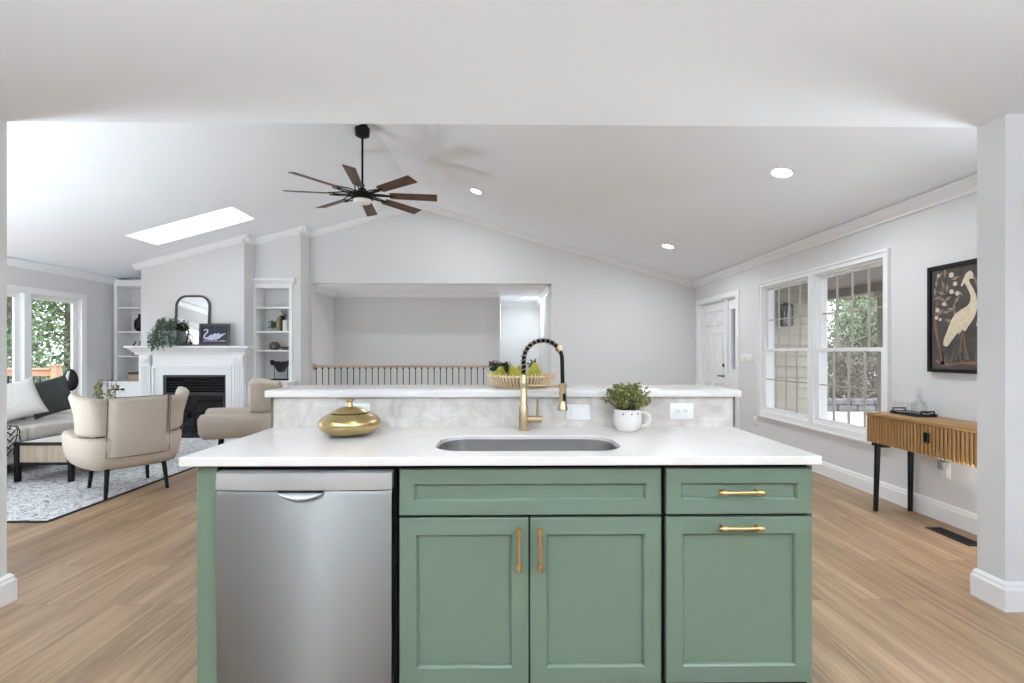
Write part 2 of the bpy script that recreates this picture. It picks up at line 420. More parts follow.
        if smooth:
            for p in me.polygons: p.use_smooth = True
            try: me.set_sharp_from_angle(angle=R(smooth))
            except Exception: pass
        o = bpy.data.objects.new(name, me); COL.objects.link(o)
        if parent is not None: o.parent = parent
        elif loc: o.location = loc
        return o

def rrect(x0, x1, y0, y1, r, n=6):
    out = []
    for cx, cy, a in ((x1 - r, y1 - r, 0), (x0 + r, y1 - r, 90), (x0 + r, y0 + r, 180), (x1 - r, y0 + r, 270)):
        for i in range(n + 1):
            t = R(a + 90 * i / n); out.append((cx + r * math.cos(t), cy + r * math.sin(t)))
    return out

def tag(o, label=None, cat=None, group=None, kind=None):
    if label: o['label'] = label
    if cat: o['category'] = cat
    if group: o['group'] = group
    if kind: o['kind'] = kind
    return o

def thing(name, loc, label, cat, rz=0.0, group=None):
    o = bpy.data.objects.new(name, None); COL.objects.link(o)
    o.location = loc; o.rotation_euler = (0, 0, rz); o.empty_display_size = 0.1
    return tag(o, label, cat, group)

def copy_tree(o, parent=None):
    c = o.copy(); COL.objects.link(c)
    if parent is not None: c.parent = parent
    for ch in list(o.children):
        if ch is not c: copy_tree(ch, c)
    return c

def struct(o, label, cat):
    return tag(o, label, cat, kind='structure')

# ------------------------------------------------------------------ room dimensions
XL, XR = -6.45, 3.28
YB, YK, YC, YH = 8.30, 7.96, 7.66, 2.47     # main back wall, bookcase wall, chimney face, kitchen ceiling edge
XRIDGE, ZR, EAVE, ZK = -1.488, 3.837, 2.478, 2.44
KX0, KX1, KY0 = -3.45, 3.28, -2.3
SL = (ZR - EAVE) / (XRIDGE - XL); SR = (ZR - EAVE) / (XR - XRIDGE)
def zc(x): return ZR - (SL * (XRIDGE - x) if x < XRIDGE else SR * (x - XRIDGE))

# floor (leaves the stairwell open)
f = MB()
f.prism([(-6.7, -2.5), (3.5, -2.5), (3.5, 8.42), (0.9, 8.42), (0.9, 11.6), (-0.2, 11.6), (-0.2, 8.42), (-6.7, 8.42)], 'z', -0.15, 0.0)
struct(f.build('floor', M['floor'], smooth=0, origin=(0, 0, 0)), 'wide plank light oak floor running away from the camera', 'floor')
f = MB(); f.box(-3.6, -0.2, 8.42, 9.6, -1.6, -1.5)
struct(f.build('floor', M['floor'], smooth=0), 'lower landing at the bottom of the stairwell behind the railing', 'floor')

# ceilings
c = MB(); c.box(KX0 - 0.1, KX1 + 0.1, KY0 - 0.1, YH, ZK, ZK + 0.12)
struct(c.build('ceiling', mat('cool_white_kitchen_ceiling', (.865, .91, .965), .85, spec=.2, bump=.02, bscale=120), smooth=0), 'flat white kitchen ceiling above the island', 'ceiling')
SKX0, SKX1, SKY0, SKY1 = -5.135, -3.70, 6.525, 7.12
def slope_cells(mb, xs, ys, skip=()):
    for i in range(len(xs) - 1):
        for j in range(len(ys) - 1):
            if (i, j) in skip: continue
            x0, x1, y0, y1 = xs[i], xs[i + 1], ys[j], ys[j + 1]
            mb.hexa([(x0, y0, zc(x0)), (x1, y0, zc(x1)), (x1, y1, zc(x1)), (x0, y1, zc(x0))],
                    [(x0, y0, zc(x0) + .05), (x1, y0, zc(x1) + .05), (x1, y1, zc(x1) + .05), (x0, y1, zc(x0) + .05)])
c = MB(); slope_cells(c, [XL - .15, SKX0, SKX1, XRIDGE], [YH - .07, SKY0, SKY1, 8.45], skip={(1, 1)})
struct(c.build('ceiling', M['ceiling'], smooth=0), 'left slope of the vaulted white ceiling with the skylight', 'ceiling')
c = MB(); slope_cells(c, [XRIDGE, XR + .15], [YH - .07, 8.45])
struct(c.build('ceiling', M['ceiling'], smooth=0), 'right slope of the vaulted white ceiling with the downlights', 'ceiling')
c = MB(); c.box(-3.5, 0.9, YB + .12, 11.6, ZK, ZK + .1)
struct(c.build('ceiling', M['ceiling'], smooth=0), 'low flat ceiling over the stairwell and hall', 'ceiling')
c = MB(); c.prism([(XL - .1, ZK + .04), (XL - .1, zc(XL - .1) + .1), (XRIDGE, ZR + .1), (XR + .1, zc(XR + .1) + .1), (XR + .1, ZK + .04)], 'y', YH - .07, YH + .001)
struct(c.build('wall_header', M['wall'], smooth=0), 'gable wall above the kitchen opening, facing the living room', 'wall')

# skylight
sk = tag(bpy.data.objects.new('window_5', None), 'bright white skylight in the left ceiling slope', 'skylight', kind='structure')
COL.objects.link(sk); sk.location = (-4.4, 6.82, 3.0)
s = MB()
def zs(x, d): return zc(x) + d
for (x0, x1, y0, y1) in ((SKX0 - .03, SKX0, SKY0 - .03, SKY1 + .03), (SKX1, SKX1 + .03, SKY0 - .03, SKY1 + .03), (SKX0, SKX1, SKY0 - .03, SKY0), (SKX0, SKX1, SKY1, SKY1 + .03)):
    s.hexa([(x0, y0, zs(x0, .06)), (x1, y0, zs(x1, .06)), (x1, y1, zs(x1, .06)), (x0, y1, zs(x0, .06))],
           [(x0, y0, zs(x0, .30)), (x1, y0, zs(x1, .30)), (x1, y1, zs(x1, .30)), (x0, y1, zs(x0, .30))])
s.build('frame', M['trim'], sk, smooth=0)
s = MB()
s.hexa([(SKX0, SKY0, zs(SKX0, .03)), (SKX1, SKY0, zs(SKX1, .03)), (SKX1, SKY1, zs(SKX1, .03)), (SKX0, SKY1, zs(SKX0, .03))],
       [(SKX0, SKY0, zs(SKX0, .04)), (SKX1, SKY0, zs(SKX1, .04)), (SKX1, SKY1, zs(SKX1, .04)), (SKX0, SKY1, zs(SKX0, .04))])
s.build('pane', M['pane'], sk, smooth=0)

# walls -------------------------------------------------------------
OX0, OX1, OZ = -3.335, 0.785, 2.452
w = MB()
w.prism([(OX1, 0), (OX1, OZ), (OX0, OZ), (OX0, 0), (-3.40, 0), (-3.40, zc(-3.40)), (XRIDGE, ZR), (XR + .15, zc(XR + .15)), (XR + .15, 0)], 'y', YB, YB + .12)
struct(w.build('wall_back', M['wall'], smooth=0), 'grey gable wall at the back with the wide stair opening', 'wall')
w = MB(); w.box(-6.6, -3.385, 8.26, 8.42, 0, 3.4)
struct(w.build('wall_back', M['wall'], smooth=0), 'wall behind the bookcases and the chimney', 'wall')
# right wall with window and door openings
WY0, WY1, WZ0, WZ1 = 4.110, 6.085, 0.525, 2.09
DY0, DY1, DZ = 6.78, 8.11, 2.075
w = MB()
w.prism([(YH - .2, 0), (YH - .2, EAVE + .02), (8.45, EAVE + .02), (8.45, 0), (DY1, 0), (DY1, DZ), (DY0, DZ), (DY0, 0)], 'x', XR, XR + .15,
        holes=[[(WY0, WZ0), (WY0, WZ1), (WY1, WZ1), (WY1, WZ0)]])
struct(w.build('wall_right', M['wall'], smooth=0), 'grey right wall with the twin window and front door', 'wall')
LY0, LY1, LZ0, LZ1 = 2.85, 7.36, 0.46, 2.06  # unseen near part of the opening widened to admit more daylight
w = MB()
w.prism([(YH - .2, 0), (YH - .2, EAVE + .02), (8.3, EAVE + .02), (8.3, 0)], 'x', XL - .15, XL, holes=[[(LY0, LZ0), (LY0, LZ1), (LY1, LZ1), (LY1, LZ0)]])
struct(w.build('wall_left', M['wall'], smooth=0), 'grey left wall with the deck windows', 'wall')
# kitchen partition stubs (right and left of the wide opening)
w = MB(); w.box(2.455, XR + .15, 2.33, 2.47, 0, ZK)
struct(w.build('wall_partition_right', M['wall'], smooth=0), 'white wall end at the right of the kitchen opening', 'wall')
w = MB(); w.box(XL - .15, -2.535, 2.25, 2.47, 0, ZK)
struct(w.build('wall_partition_left', M['wall'], smooth=0), 'white wall end at the left edge of the kitchen opening', 'wall')
w = MB(); w.box(KX0 - .12, KX0, KY0 - .1, 2.25, 0, ZK)
struct(w.build('wall_kitchen_left', M['wall'], smooth=0), 'left kitchen wall out of view', 'wall')
w = MB(); w.box(KX1, KX1 + .12, KY0 - .1, 2.33, 0, ZK)
struct(w.build('wall_kitchen_right', M['wall'], smooth=0), 'right kitchen wall out of view', 'wall')
w = MB()
w.prism([(-2.36, 0), (-2.36, ZK), (KX1, ZK), (KX1, 0)], 'y', KY0 - .1, KY0, holes=[[(-2.16, .05), (-2.16, 2.1), (-1.82, 2.1), (-1.82, .05)]])
struct(w.build('wall_kitchen_rear', mat('mid_grey_low_bounce', (.33, .33, .33), .7, bump=.02), smooth=0), 'mid grey kitchen wall behind the camera with a narrow full height window', 'wall')  # unseen rear wall toned down to cut light bounced on the island
w = MB(); w.box(KX0, -2.36, KY0 - .1, KY0 + .3, 0, ZK)  # unseen dark block added to darken the left of the dishwasher reflection
struct(w.build('wall_kitchen_rear', mat('dark_reflection_grey', (.05, .05, .05), .6, bump=.02), smooth=0), 'added dark block behind the camera that darkens the dishwasher reflection, left of the narrow window', 'wall')
# chimney breast with a firebox hole
FX0, FX1, FZ = -5.39, -4.408, 0.91
BX0, BX1 = -5.77, -4.147
w = MB()
w.prism([(BX0, 0), (BX0, zc(BX0)), (BX1, zc(BX1)), (BX1, 0), (FX1, 0), (FX1, FZ), (FX0, FZ), (FX0, 0)], 'y', YC, 8.26)
struct(w.build('wall_chimney', M['wall'], smooth=0), 'pale chimney breast rising above the mantel', 'wall')
# bookcase alcove walls
w = MB()
w.prism([(BX1, 0), (BX1, zc(BX1)), (-3.385, zc(-3.385)), (-3.385, 0)], 'y', YK, 8.26, holes=[[(-4.13, .04), (-4.13, 2.40), (-3.53, 2.40), (-3.53, .04)]])
struct(w.build('wall_alcove_right', M['wall'], smooth=0), 'wall around the bookcase right of the chimney', 'wall')
w = MB()
w.prism([(XL, 2.47), (XL, zc(XL)), (BX0, zc(BX0)), (BX0, 2.47)], 'y', 8.14, 8.26)
struct(w.build('wall_alcove_left', M['wall'], smooth=0), 'set-back wall above the bookcase left of the chimney', 'wall')
# stairwell and hall walls
w = MB(); w.box(-3.55, -0.12, 9.5, 9.62, -1.6, ZK)
struct(w.build('wall_stair', M['wall'], smooth=0), 'plain grey stairwell wall beyond the railing', 'wall')
w = MB(); w.box(-3.55, -3.39, YB + .12, 9.5, -1.6, ZK)
struct(w.build('wall_stair_left', M['wall'], smooth=0), 'left side wall of the stairwell', 'wall')
w = MB(); w.box(-0.24, 0.9, 11.4, 11.5, 0, ZK)
struct(w.build('wall_hall', M['wall'], smooth=0), 'bright end wall of the hall', 'wall')
w = MB(); w.box(0.785, 0.9, YB + .12, 11.4, 0, ZK)
struct(w.build('wall_hall_right', M['wall'], smooth=0), 'right side wall of the hall', 'wall')
w = MB(); w.box(-0.24, -0.12, 9.62, 11.4, 0, ZK)
struct(w.build('wall_hall_left', M['wall'], smooth=0), 'left side wall of the hall', 'wall')

# crown mouldings and baseboards ------------------------------------
CR = [(0, 0.01), (0.072, 0.01), (0.072, -0.016), (0.062, -0.022), (0.052, -0.042), (0.032, -0.062), (0.020, -0.072), (0.016, -0.090), (0, -0.094)]
def crown(n, p0, p1, out, label):
    b = MB(); b.moulding(CR, p0, p1, out)
    return struct(b.build('trim_%d' % n, M['trim'], smooth=0), label, 'crown moulding')
crown(1, (XR, YH, EAVE), (XR, YB, EAVE), (-1, 0, 0), 'white crown moulding along the right wall')
crown(2, (XR - .0, YB, zc(XR)), (XRIDGE, YB, ZR), (0, -1, 0), 'white crown moulding on the right half of the back gable')
crown(3, (XRIDGE, YB, ZR), (-3.385, YB, zc(-3.385)), (0, -1, 0), 'white crown moulding on the left half of the back gable')
crown(4, (-3.385, YB - .085, zc(-3.385)), (-3.385, YK - .085, zc(-3.385)), (1, 0, 0), 'short crown moulding on the alcove return')
crown(5, (-3.30, YK, zc(-3.30)), (BX1, YK, zc(BX1)), (0, -1, 0), 'white crown moulding above the right bookcase')
crown(6, (BX1, YK - .085, zc(BX1)), (BX1, YC - .085, zc(BX1)), (1, 0, 0), 'short crown moulding on the chimney side')
crown(7, (BX1 + .085, YC, zc(BX1 + .085)), (BX0 - .085, YC, zc(BX0 - .085)), (0, -1, 0), 'white crown moulding across the chimney breast')
crown(8, (XL, YH, EAVE), (XL, 8.14, EAVE), (1, 0, 0), 'white crown moulding along the left wall')
crown(9, (-3.39, 9.5, ZK), (-0.12, 9.5, ZK), (0, -1, 0), 'crown moulding on the stairwell wall')
crown(10, (-0.12, 11.4, ZK), (0.785, 11.4, ZK), (0, -1, 0), 'crown moulding at the end of the hall')
crown(11, (0.785, YB + .12, ZK), (0.785, 11.4, ZK), (-1, 0, 0), 'crown moulding on the right side of the hall')
crown(12, (-3.39, YB + .12, ZK), (-3.39, 9.5, ZK), (1, 0, 0), 'crown moulding on the left side of the stairwell')
BB = [(0, 0), (0.018, 0), (0.018, 0.105), (0.013, 0.118), (0.013, 0.128), (0.006, 0.142), (0, 0.142)]
def base(n, p0, p1, out, label, k=1.0):
    b = MB(); b.moulding([(a * k, c_) for a, c_ in BB], p0, p1, out)
    return struct(b.build('baseboard_' + n, M['trim'], smooth=0), label, 'baseboard')
base('right', (XR, 2.47, 0), (XR, DY0 - .09, 0), (-1, 0, 0), 'white baseboard along the right wall')
base('back', (OX1, YB, 0), (XR - .02, YB, 0), (0, -1, 0), 'white baseboard along the back wall')
base('left', (XL, 2.47, 0), (XL, YK, 0), (1, 0, 0), 'white baseboard along the left wall')
BBK = [(a * 1.05, c_) for a, c_ in BB]
b = MB()
def wrap(mb, pts, outs):
    secs = []
    for (x, y), (ox, oy) in zip(pts, outs):
        secs.append([(x + ox * a, y + oy * a, z) for a, z in BBK])
    mb.sweep(secs)
wrap(b, [(3.28, 2.47), (2.455, 2.47), (2.455, 2.33), (3.28, 2.33)], [(0, 1), (-1, 1), (-1, -1), (0, -1)])
struct(b.build('baseboard_partition_right', M['trim'], smooth=0), 'tall white baseboard wrapped round the right wall end', 'baseboard')
b = MB(); BBK = [(a * 1.5, c_) for a, c_ in BB]
wrap(b, [(-3.45, 2.47), (-2.535, 2.47), (-2.535, 2.25), (-3.45, 2.25)], [(0, 1), (1, 1), (1, -1), (0, -1)])
struct(b.build('baseboard_partition_left', M['trim'], smooth=0), 'tall white baseboard wrapped round the left wall end', 'baseboard')

# ------------------------------------------------------------------ right windows
t = MB()
cw = 0.060
t.prism([(WY0 - cw + .008, WZ0 - .066), (WY0 - cw + .008, WZ1 + cw - .008), (WY1 + cw - .008, WZ1 + cw - .008), (WY1 + cw - .008, WZ0 - .066)], 'x', XR - .022, XR,
        holes=[[(WY0, WZ0), (WY0, WZ1), (WY1, WZ1), (WY1, WZ0)]])
t.prism([(WY0 - cw - .006, WZ0 - .078), (WY0 - cw - .006, WZ1 + cw + .006), (WY1 + cw + .006, WZ1 + cw + .006), (WY1 + cw + .006, WZ0 - .078)], 'x', XR - .034, XR,
        holes=[[(WY0 - cw + .016, WZ0 - .058), (WY0 - cw + .016, WZ1 + cw - .016), (WY1 + cw - .016, WZ1 + cw - .016), (WY1 + cw - .016, WZ0 - .058)]])
WM = (WY0 + WY1) / 2
t.box(XR - .0225, XR + .08, WM - .042, WM + .042, WZ0 - .01, WZ1 + .01)
struct(t.build('trim_13', M['trim'], smooth=0), 'white casing and centre mullion around the twin right window', 'window casing')
def double_hung(n, y0, y1, label):
    r = tag(bpy.data.objects.new('window_%d' % n, None), label, 'window', kind='structure'); COL.objects.link(r)
    r.location = (XR + .06, (y0 + y1) / 2, WZ0)
    fr = MB(); g = .02
    fr.prism([(y0, WZ0), (y0, WZ1), (y1, WZ1), (y1, WZ0)], 'x', XR + .0, XR + .12, holes=[[(y0 + g, WZ0 + g), (y0 + g, WZ1 - g), (y1 - g, WZ1 - g), (y1 - g, WZ0 + g)]])
    fr.build('frame', M['trim'], r, smooth=0)
    a0, a1 = y0 + g, y1 - g; zm = 1.292
    for nm, z0, z1, xa, st in (('lower_sash', WZ0 + g, zm + .02, XR + .006, .034), ('upper_sash', zm - .02, WZ1 - g, XR + .042, .028)):
        sa = MB()
        sa.prism([(a0, z0), (a0, z1), (a1, z1), (a1, z0)], 'x', xa, xa + .034, holes=[[(a0 + st, z0 + st), (a0 + st, z1 - st), (a1 - st, z1 - st), (a1 - st, z0 + st)]])
        so = sa.build(nm, M['trim'], r, smooth=0)
        p = MB(); p.box(xa + .014, xa + .018, a0 + st, a1 - st, z0 + st, z1 - st); p.build('pane', M['pane'], so, smooth=0)
        mu = MB()
        for i in (1, 2, 3):
            y = a0 + st + (a1 - a0 - 2 * st) * i / 4
            mu.box(xa + .008, xa + .024, y - .0075, y + .0075, z0 + st, z1 - st)
        zz = (z0 + z1) / 2
        mu.box(xa + .0085, xa + .0235, a0 + st, a1 - st, zz - .0075, zz + .0075)
        mu.build('muntins', M['muntin'], so, smooth=0)
    for y in (y0 + (y1 - y0) * .5,):
        lk = MB(); lk.box(XR - .006, XR + .008, y - .03, y + .03, WZ0 + g + .008, WZ0 + g + .022, .003); lk.build('sash_lift', M['trim'], r)
double_hung(1, WM + .042, WY1, 'far half of the twin grid window, beside the front door')
double_hung(2, WY0, WM - .042, 'near half of the twin grid window, next to the console')

# left windows
t = MB(); cw = .085; LM = 6.53
t.prism([(LY0 - cw, LZ0 - .1), (LY0 - cw, LZ1 + cw), (LY1 + cw, LZ1 + cw), (LY1 + cw, LZ0 - .1)], 'x', XL, XL + .022,
        holes=[[(LY0, LZ0), (LY0, LZ1), (LY1, LZ1), (LY1, LZ0)]])
t.box(XL - .09, XL + .012, LM - .03, LM + .06, LZ0, LZ1)
t.box(XL, XL + .05, LY0 - cw, LY1 + cw, LZ0 - .03, LZ0)
struct(t.build('trim_14', M['trim'], smooth=0), 'white casing round the left deck windows', 'window casing')
def casement(n, y0, y1, label):
    r = tag(bpy.data.objects.new('window_%d' % n, None), label, 'window', kind='structure'); COL.objects.link(r)
    r.location = (XL - .06, (y0 + y1) / 2, LZ0)
    fr = MB(); g = .07
    fr.prism([(y0, LZ0), (y0, LZ1), (y1, LZ1), (y1, LZ0)], 'x', XL - .078, XL - .05, holes=[[(y0 + g, LZ0 + g), (y0 + g, LZ1 - g * .9), (y1 - g, LZ1 - g * .9), (y1 - g, LZ0 + g)]])
    fr.build('frame', M['trim'], r, smooth=0)
    p = MB(); p.box(XL - .072, XL - .067, y0 + g, y1 - g, LZ0 + g, LZ1 - g * .9); p.build('pane', M['pane'], r, smooth=0)
casement(3, LM + .06, LY1, 'left window pane nearest the bookcase, green trees outside')
casement(4, LY0, LM - .03, 'left window pane cut off by the wall end')

# rear kitchen windows (behind the camera)
for k, (x0, x1, z0, z1, lab) in enumerate(((-2.16, -1.82, .05, 2.1, 'narrow full height kitchen window behind the camera'),)):
    r = tag(bpy.data.objects.new('window_%d' % (6 + k), None), lab, 'window', kind='structure'); COL.objects.link(r); r.location = (x0, KY0 - .05, z0)
    fr = MB(); g = .05
    fr.prism([(x0, z0), (x0, z1), (x1, z1), (x1, z0)], 'y', KY0 - .09, KY0 - .02, holes=[[(x0 + g, z0 + g), (x0 + g, z1 - g), (x1 - g, z1 - g), (x1 - g, z0 + g)]])
    fr.build('frame', M['trim'], r, smooth=0)
    p = MB(); p.box(x0 + g, x1 - g, KY0 - .06, KY0 - .055, z0 + g, z1 - g); p.build('pane', M['pane'], r, smooth=0)

# ------------------------------------------------------------------ front door
d = tag(bpy.data.objects.new('door_1', None), 'white six panel front door with a sidelight', 'door', kind='structure'); COL.objects.link(d); d.location = (XR, 7.6, 0)
t = MB()
t.prism([(DY0 - .09, 0), (DY0 - .09, DZ + .07), (DY1 + .09, DZ + .07), (DY1 + .09, 0), (DY1, 0), (DY1, DZ), (DY0, DZ), (DY0, 0)], 'x', XR - .022, XR + .0)
t.box(XR, XR + .12, 7.10, 7.17, 0, DZ)
t.box(XR, XR + .14, DY0 - 0, DY0 + .03, 0, DZ); t.box(XR, XR + .14, DY1 - .02, DY1, 0, DZ); t.box(XR, XR + .14, DY0 + .03, DY1 - .02, DZ - .02, DZ)
t.build('casing', M['trim'], d, smooth=0)
sl = MB()
holes = []
y0, y1 = 7.18, 8.08
sl.box(XR + .045, XR + .075, y0, y1, .01, DZ - .025)
st = .105
for (za, zb) in ((.24, .80), (.94, 1.58), (1.69, 1.93)):
    for (ya, yb) in ((y0 + st, (y0 + y1) / 2 - .05), ((y0 + y1) / 2 + .05, y1 - st)):
        sl.prism([(ya, za), (ya, zb), (yb, zb), (yb, za)], 'x', XR + .030, XR + .045, holes=[[(ya + .018, za + .018), (ya + .018, zb - .018), (yb - .018, zb - .018), (yb - .018, za + .018)]])
        sl.box(XR + .034, XR + .045, ya + .05, yb - .05, za + .05, zb - .05, .003)
slab = sl.build('slab', M['trim'], d, smooth=0)
h = MB()
h.cyl((XR + .045, 7.245, .905), (XR + .032, 7.245, .905), .030, n=20); h.cyl((XR + .034, 7.245, .905), (XR - .012, 7.245, .905), .011)
h.tube([(XR - .01, 7.245, .905), (XR - .014, 7.30, .908), (XR - .012, 7.37, .900)], [.011, .010, .008])
h.build('lever_handle', M['black'], d)
h = MB(); h.cyl((XR + .045, 7.245, 1.068), (XR + .022, 7.245, 1.068), .031, .026, 20); h.box(XR + .005, XR + .024, 7.236, 7.254, 1.050, 1.086, .003); h.build('deadbolt', M['black'], d)
for z in (.28, 1.05, 1.84):
    h = MB(); h.cyl((XR + .02, 8.09, z - .05), (XR + .02, 8.09, z + .05), .009, n=10); h.box(XR + .022, XR + .046, 8.065, 8.095, z - .05, z + .05); h.build('hinge', M['trim'], d)
sd = MB(); sd.prism([(6.815, .01), (6.815, DZ - .025), (7.09, DZ - .025), (7.09, .01)], 'x', XR + .04, XR + .075, holes=[[(6.885, 1.02), (6.885, 1.90), (7.02, 1.90), (7.02, 1.02)]])
sd.prism([(6.865, 1.0), (6.865, 1.92), (7.04, 1.92), (7.04, 1.0)], 'x', XR + .03, XR + .042, holes=[[(6.885, 1.02), (6.885, 1.90), (7.02, 1.90), (7.02, 1.02)]])
sd.prism([(6.86, .2), (6.86, .85), (7.045, .85), (7.045, .2)], 'x', XR + .034, XR + .042, holes=[[(6.88, .22), (6.88, .83), (7.025, .83), (7.025, .22)]])
sdo = sd.build('sidelight', M['trim'], d, smooth=0)
p = MB(); p.box(XR + .055, XR + .059, 6.885, 7.02, 1.02, 1.90); p.build('pane', M['frost'], sdo, smooth=0)

# ------------------------------------------------------------------ lamps: recessed lights
def downlight(x, y, z, nrm, label, group, watts, r=.075):
    rt = thing('recessed_light', (x, y, z), label, 'ceiling light', group=group)
    q = Vector((0, 0, -1)).rotation_difference(Vector(nrm)); rt.rotation_euler = q.to_euler()
    b = MB(); b.lathe([(r + .018, -.0), (r + .018, -.005), (r + .008, -.008), (r, -.004), (r, .0)], n=28); b.build('trim_ring', M['trim'], rt, local=True)
    b = MB(); b.lathe([(0, -.003), (r, -.003), (r, .001), (0, .001)], n=28); b.build('lens', M['can'], rt, local=True)
    L = bpy.data.lights.new('downlight_lamp', 'AREA'); L.shape = 'DISK'; L.size = r * 1.9; L.energy = watts; L.color = LAMP_COL
    lo = bpy.data.objects.new('downlight_lamp', L); COL.objects.link(lo); lo.parent = rt; lo.location = (0, 0, -.012)
    return rt
nr = Vector((-SR, 0, -1)).normalized(); nl = Vector((SL, 0, -1)).normalized()
downlight(2.29, 3.955, zc(2.29), nr, 'round lit downlight nearest the kitchen, on the right slope', 'living room downlights', LIVING_CAN_W)
downlight(2.287, 6.743, zc(2.287), nr, 'round lit downlight nearest the front door, on the right slope', 'living room downlights', LIVING_CAN_W)
downlight(-.42, 6.756, zc(-.42), nr, 'round lit downlight closest to the ceiling ridge', 'living room downlights', LIVING_CAN_W)
downlight(.56, 10.4, ZK, (0, 0, -1), 'small lit downlight in the hall beyond the stair opening', 'hall light', 7.0)
for x in (-1.9, 0.0, 1.9):  # unseen downlights added to brighten the kitchen
    for y in (1.05, -1.1):
        downlight(x, y, ZK, (0, 0, -1), 'added lit downlight in the flat kitchen ceiling, out of view', 'added kitchen downlights', KITCHEN_CAN_W)
# globe added on the lower stair landing to brighten the stairwell wall, unseen
rt = thing('landing_fill', (-1.9, 8.85, -1.5), 'added white globe filling the stairwell with light from the lower landing, out of view', 'lamp')
b = MB(); b.lathe([(0, .04)] + [(.12 * math.sin(a), .16 - .12 * math.cos(a)) for a in [PI * i / 12 for i in range(1, 12)]] + [(0, .28)], n=24); b.build('globe', emit('landing_fill_glow', (.9, .95, 1.0), 40.0), rt, local=True)
b = MB(); b.lathe([(0, .0005), (.08, .0005), (.08, .03), (.04, .05), (0, .05)], n=24); b.build('base', M['black'], rt, local=True)
# unseen bowls added behind the camera to throw fill light on the ceiling
for x in (-1.6, 1.6):
    rt = thing('fill_bowl', (x, -0.7, 1.75), 'added white bowl throwing fill light up to the kitchen ceiling, unseen behind the camera', 'lamp', group='added kitchen fill bowls')
    b = MB(); b.lathe([(0, 0), (.10, .01), (.18, .05), (.22, .11), (.215, .11), (.175, .055), (.10, .018), (0, .008)], n=32)
    b.build('bowl', emit('fill_bowl_glow', KITCHEN_COL, BOWL_GLOW), rt, local=True)
    b = MB(); b.cyl((0, 0, .03), (0, 0, ZK - 1.75), .006, n=8); b.cyl((0, 0, ZK - 1.78), (0, 0, ZK - 1.75), .05, n=20); b.build('cord', M['black'], rt, local=True)
    L = bpy.data.lights.new('fill_bowl_lamp', 'AREA'); L.shape = 'DISK'; L.size = .34; L.energy = BOWL_W; L.color = KITCHEN_COL
    lo = bpy.data.objects.new('fill_bowl_lamp', L); COL.objects.link(lo); lo.parent = rt; lo.location = (0, 0, .105); lo.rotation_euler = (PI, 0, 0)
# uplight cans added behind the wall ends to brighten the vaulted ceiling, unseen
def uplight(x, y, watts, label, k=1.0):
    rt = thing('fill_uplight', (x, y, 0), label, 'fill lamp')
    b = MB(); b.lathe([(0, .0005), (.20 * k, .0005), (.27 * k, .26), (.262 * k, .26), (.19 * k, .10), (0, .10)], n=32); b.build('can', M['black'], rt, local=True)
    b = MB(); b.lathe([(.255 * k, .235), (.24 * k, .238), (.24 * k, .244), (.257 * k, .246)], n=32); b.build('reflector', M['trim'], rt, local=True)
    L = bpy.data.lights.new('fill_uplight_bulb', 'AREA'); L.shape = 'DISK'; L.size = .46 * k; L.energy = watts; L.color = LAMP_COL
    lo = bpy.data.objects.new('fill_uplight_bulb', L); COL.objects.link(lo); lo.parent = rt; lo.location = (0, 0, .255); lo.rotation_euler = (PI, 0, 0)
    return rt
for ux, uy, uw in ((-6.1, 3.50, .040), (-5.75, 2.78, .070), (-4.9, 2.78, .085), (-4.1, 2.78, .075)):
    uplight(ux, uy, UPLIGHT_W * uw, 'added black uplight brightening the vault from the left of the living room, out of view')['group'] = 'added uplights on the left'
uplight(2.97, 2.665, UPLIGHT_W * .055, 'added black uplight brightening the vault from behind the right wall end, out of view', .45)

# ================================================================== ISLAND
YF = 1.657                                                    # cabinet door faces
CT0, CT1 = 0.884, 0.914
k = MB(); k.box(-1.112, 1.097, 2.283, 2.40, 0, 1.058)
tag(k.build('island_knee_wall', M['green'], smooth=0), 'sage green half wall carrying the raised bar of the island', 'island wall')
k = MB(); k.box(-1.092, 1.079, 2.270, 2.283, .914, 1.058)
tag(k.build('backsplash', M['splash'], smooth=0), 'low cream marble backsplash between the counter and the raised bar', 'backsplash')
k = MB(); k.box(-1.126, 1.112, 2.25, 2.635, 1.058, 1.090, .003)
tag(k.build('bar_top', M['counter'], smooth=30), 'long white quartz slab on the raised bar of the island', 'bar top')
SX0, SX1, SY0, SY1 = -.266, .434, 1.725, 2.047
k = MB(); k.prism([(-1.102, 1.627), (1.081, 1.627), (1.081, 2.283), (-1.102, 2.283)], 'z', CT0, CT1, holes=[rrect(SX0, SX1, SY0, SY1, .11, 8)])
ct = k.build('countertop', M['counter'], smooth=30)
tag(ct, 'white quartz island countertop with a cutout for the sink', 'countertop')
md = ct.modifiers.new('edge', 'BEVEL'); md.width = .003; md.segments = 2; md.limit_method = 'ANGLE'; md.angle_limit = R(50)

# sink
k = MB()
secs = []
for (ins, z, r) in ((.0012, .8985, .109), (.0030, .8985, .108), (.0040, .88, .107), (.008, .72, .10), (.03, .69, .08), (.16, .684, .03)):
    o_ = ins
    secs.append([(x, y, z) for x, y in rrect(SX0 + o_, SX1 - o_, SY0 + o_, SY1 - o_, r, 8)])
k.sweep(secs, cap=False)
k.bm.faces.new([v for v in k.bm.verts][-len(secs[0]):])
sink = k.build('sink', M['sink'], smooth=50, recalc=True)
tag(sink, 'undermount stainless steel sink in the island counter', 'sink')
k = MB(); k.lathe([(0, .692), (.02, .692), (.034, .687), (.043, .688), (.045, .684)], (.084, 1.886, 0), 24); k.build('drain', M['steel'], sink)

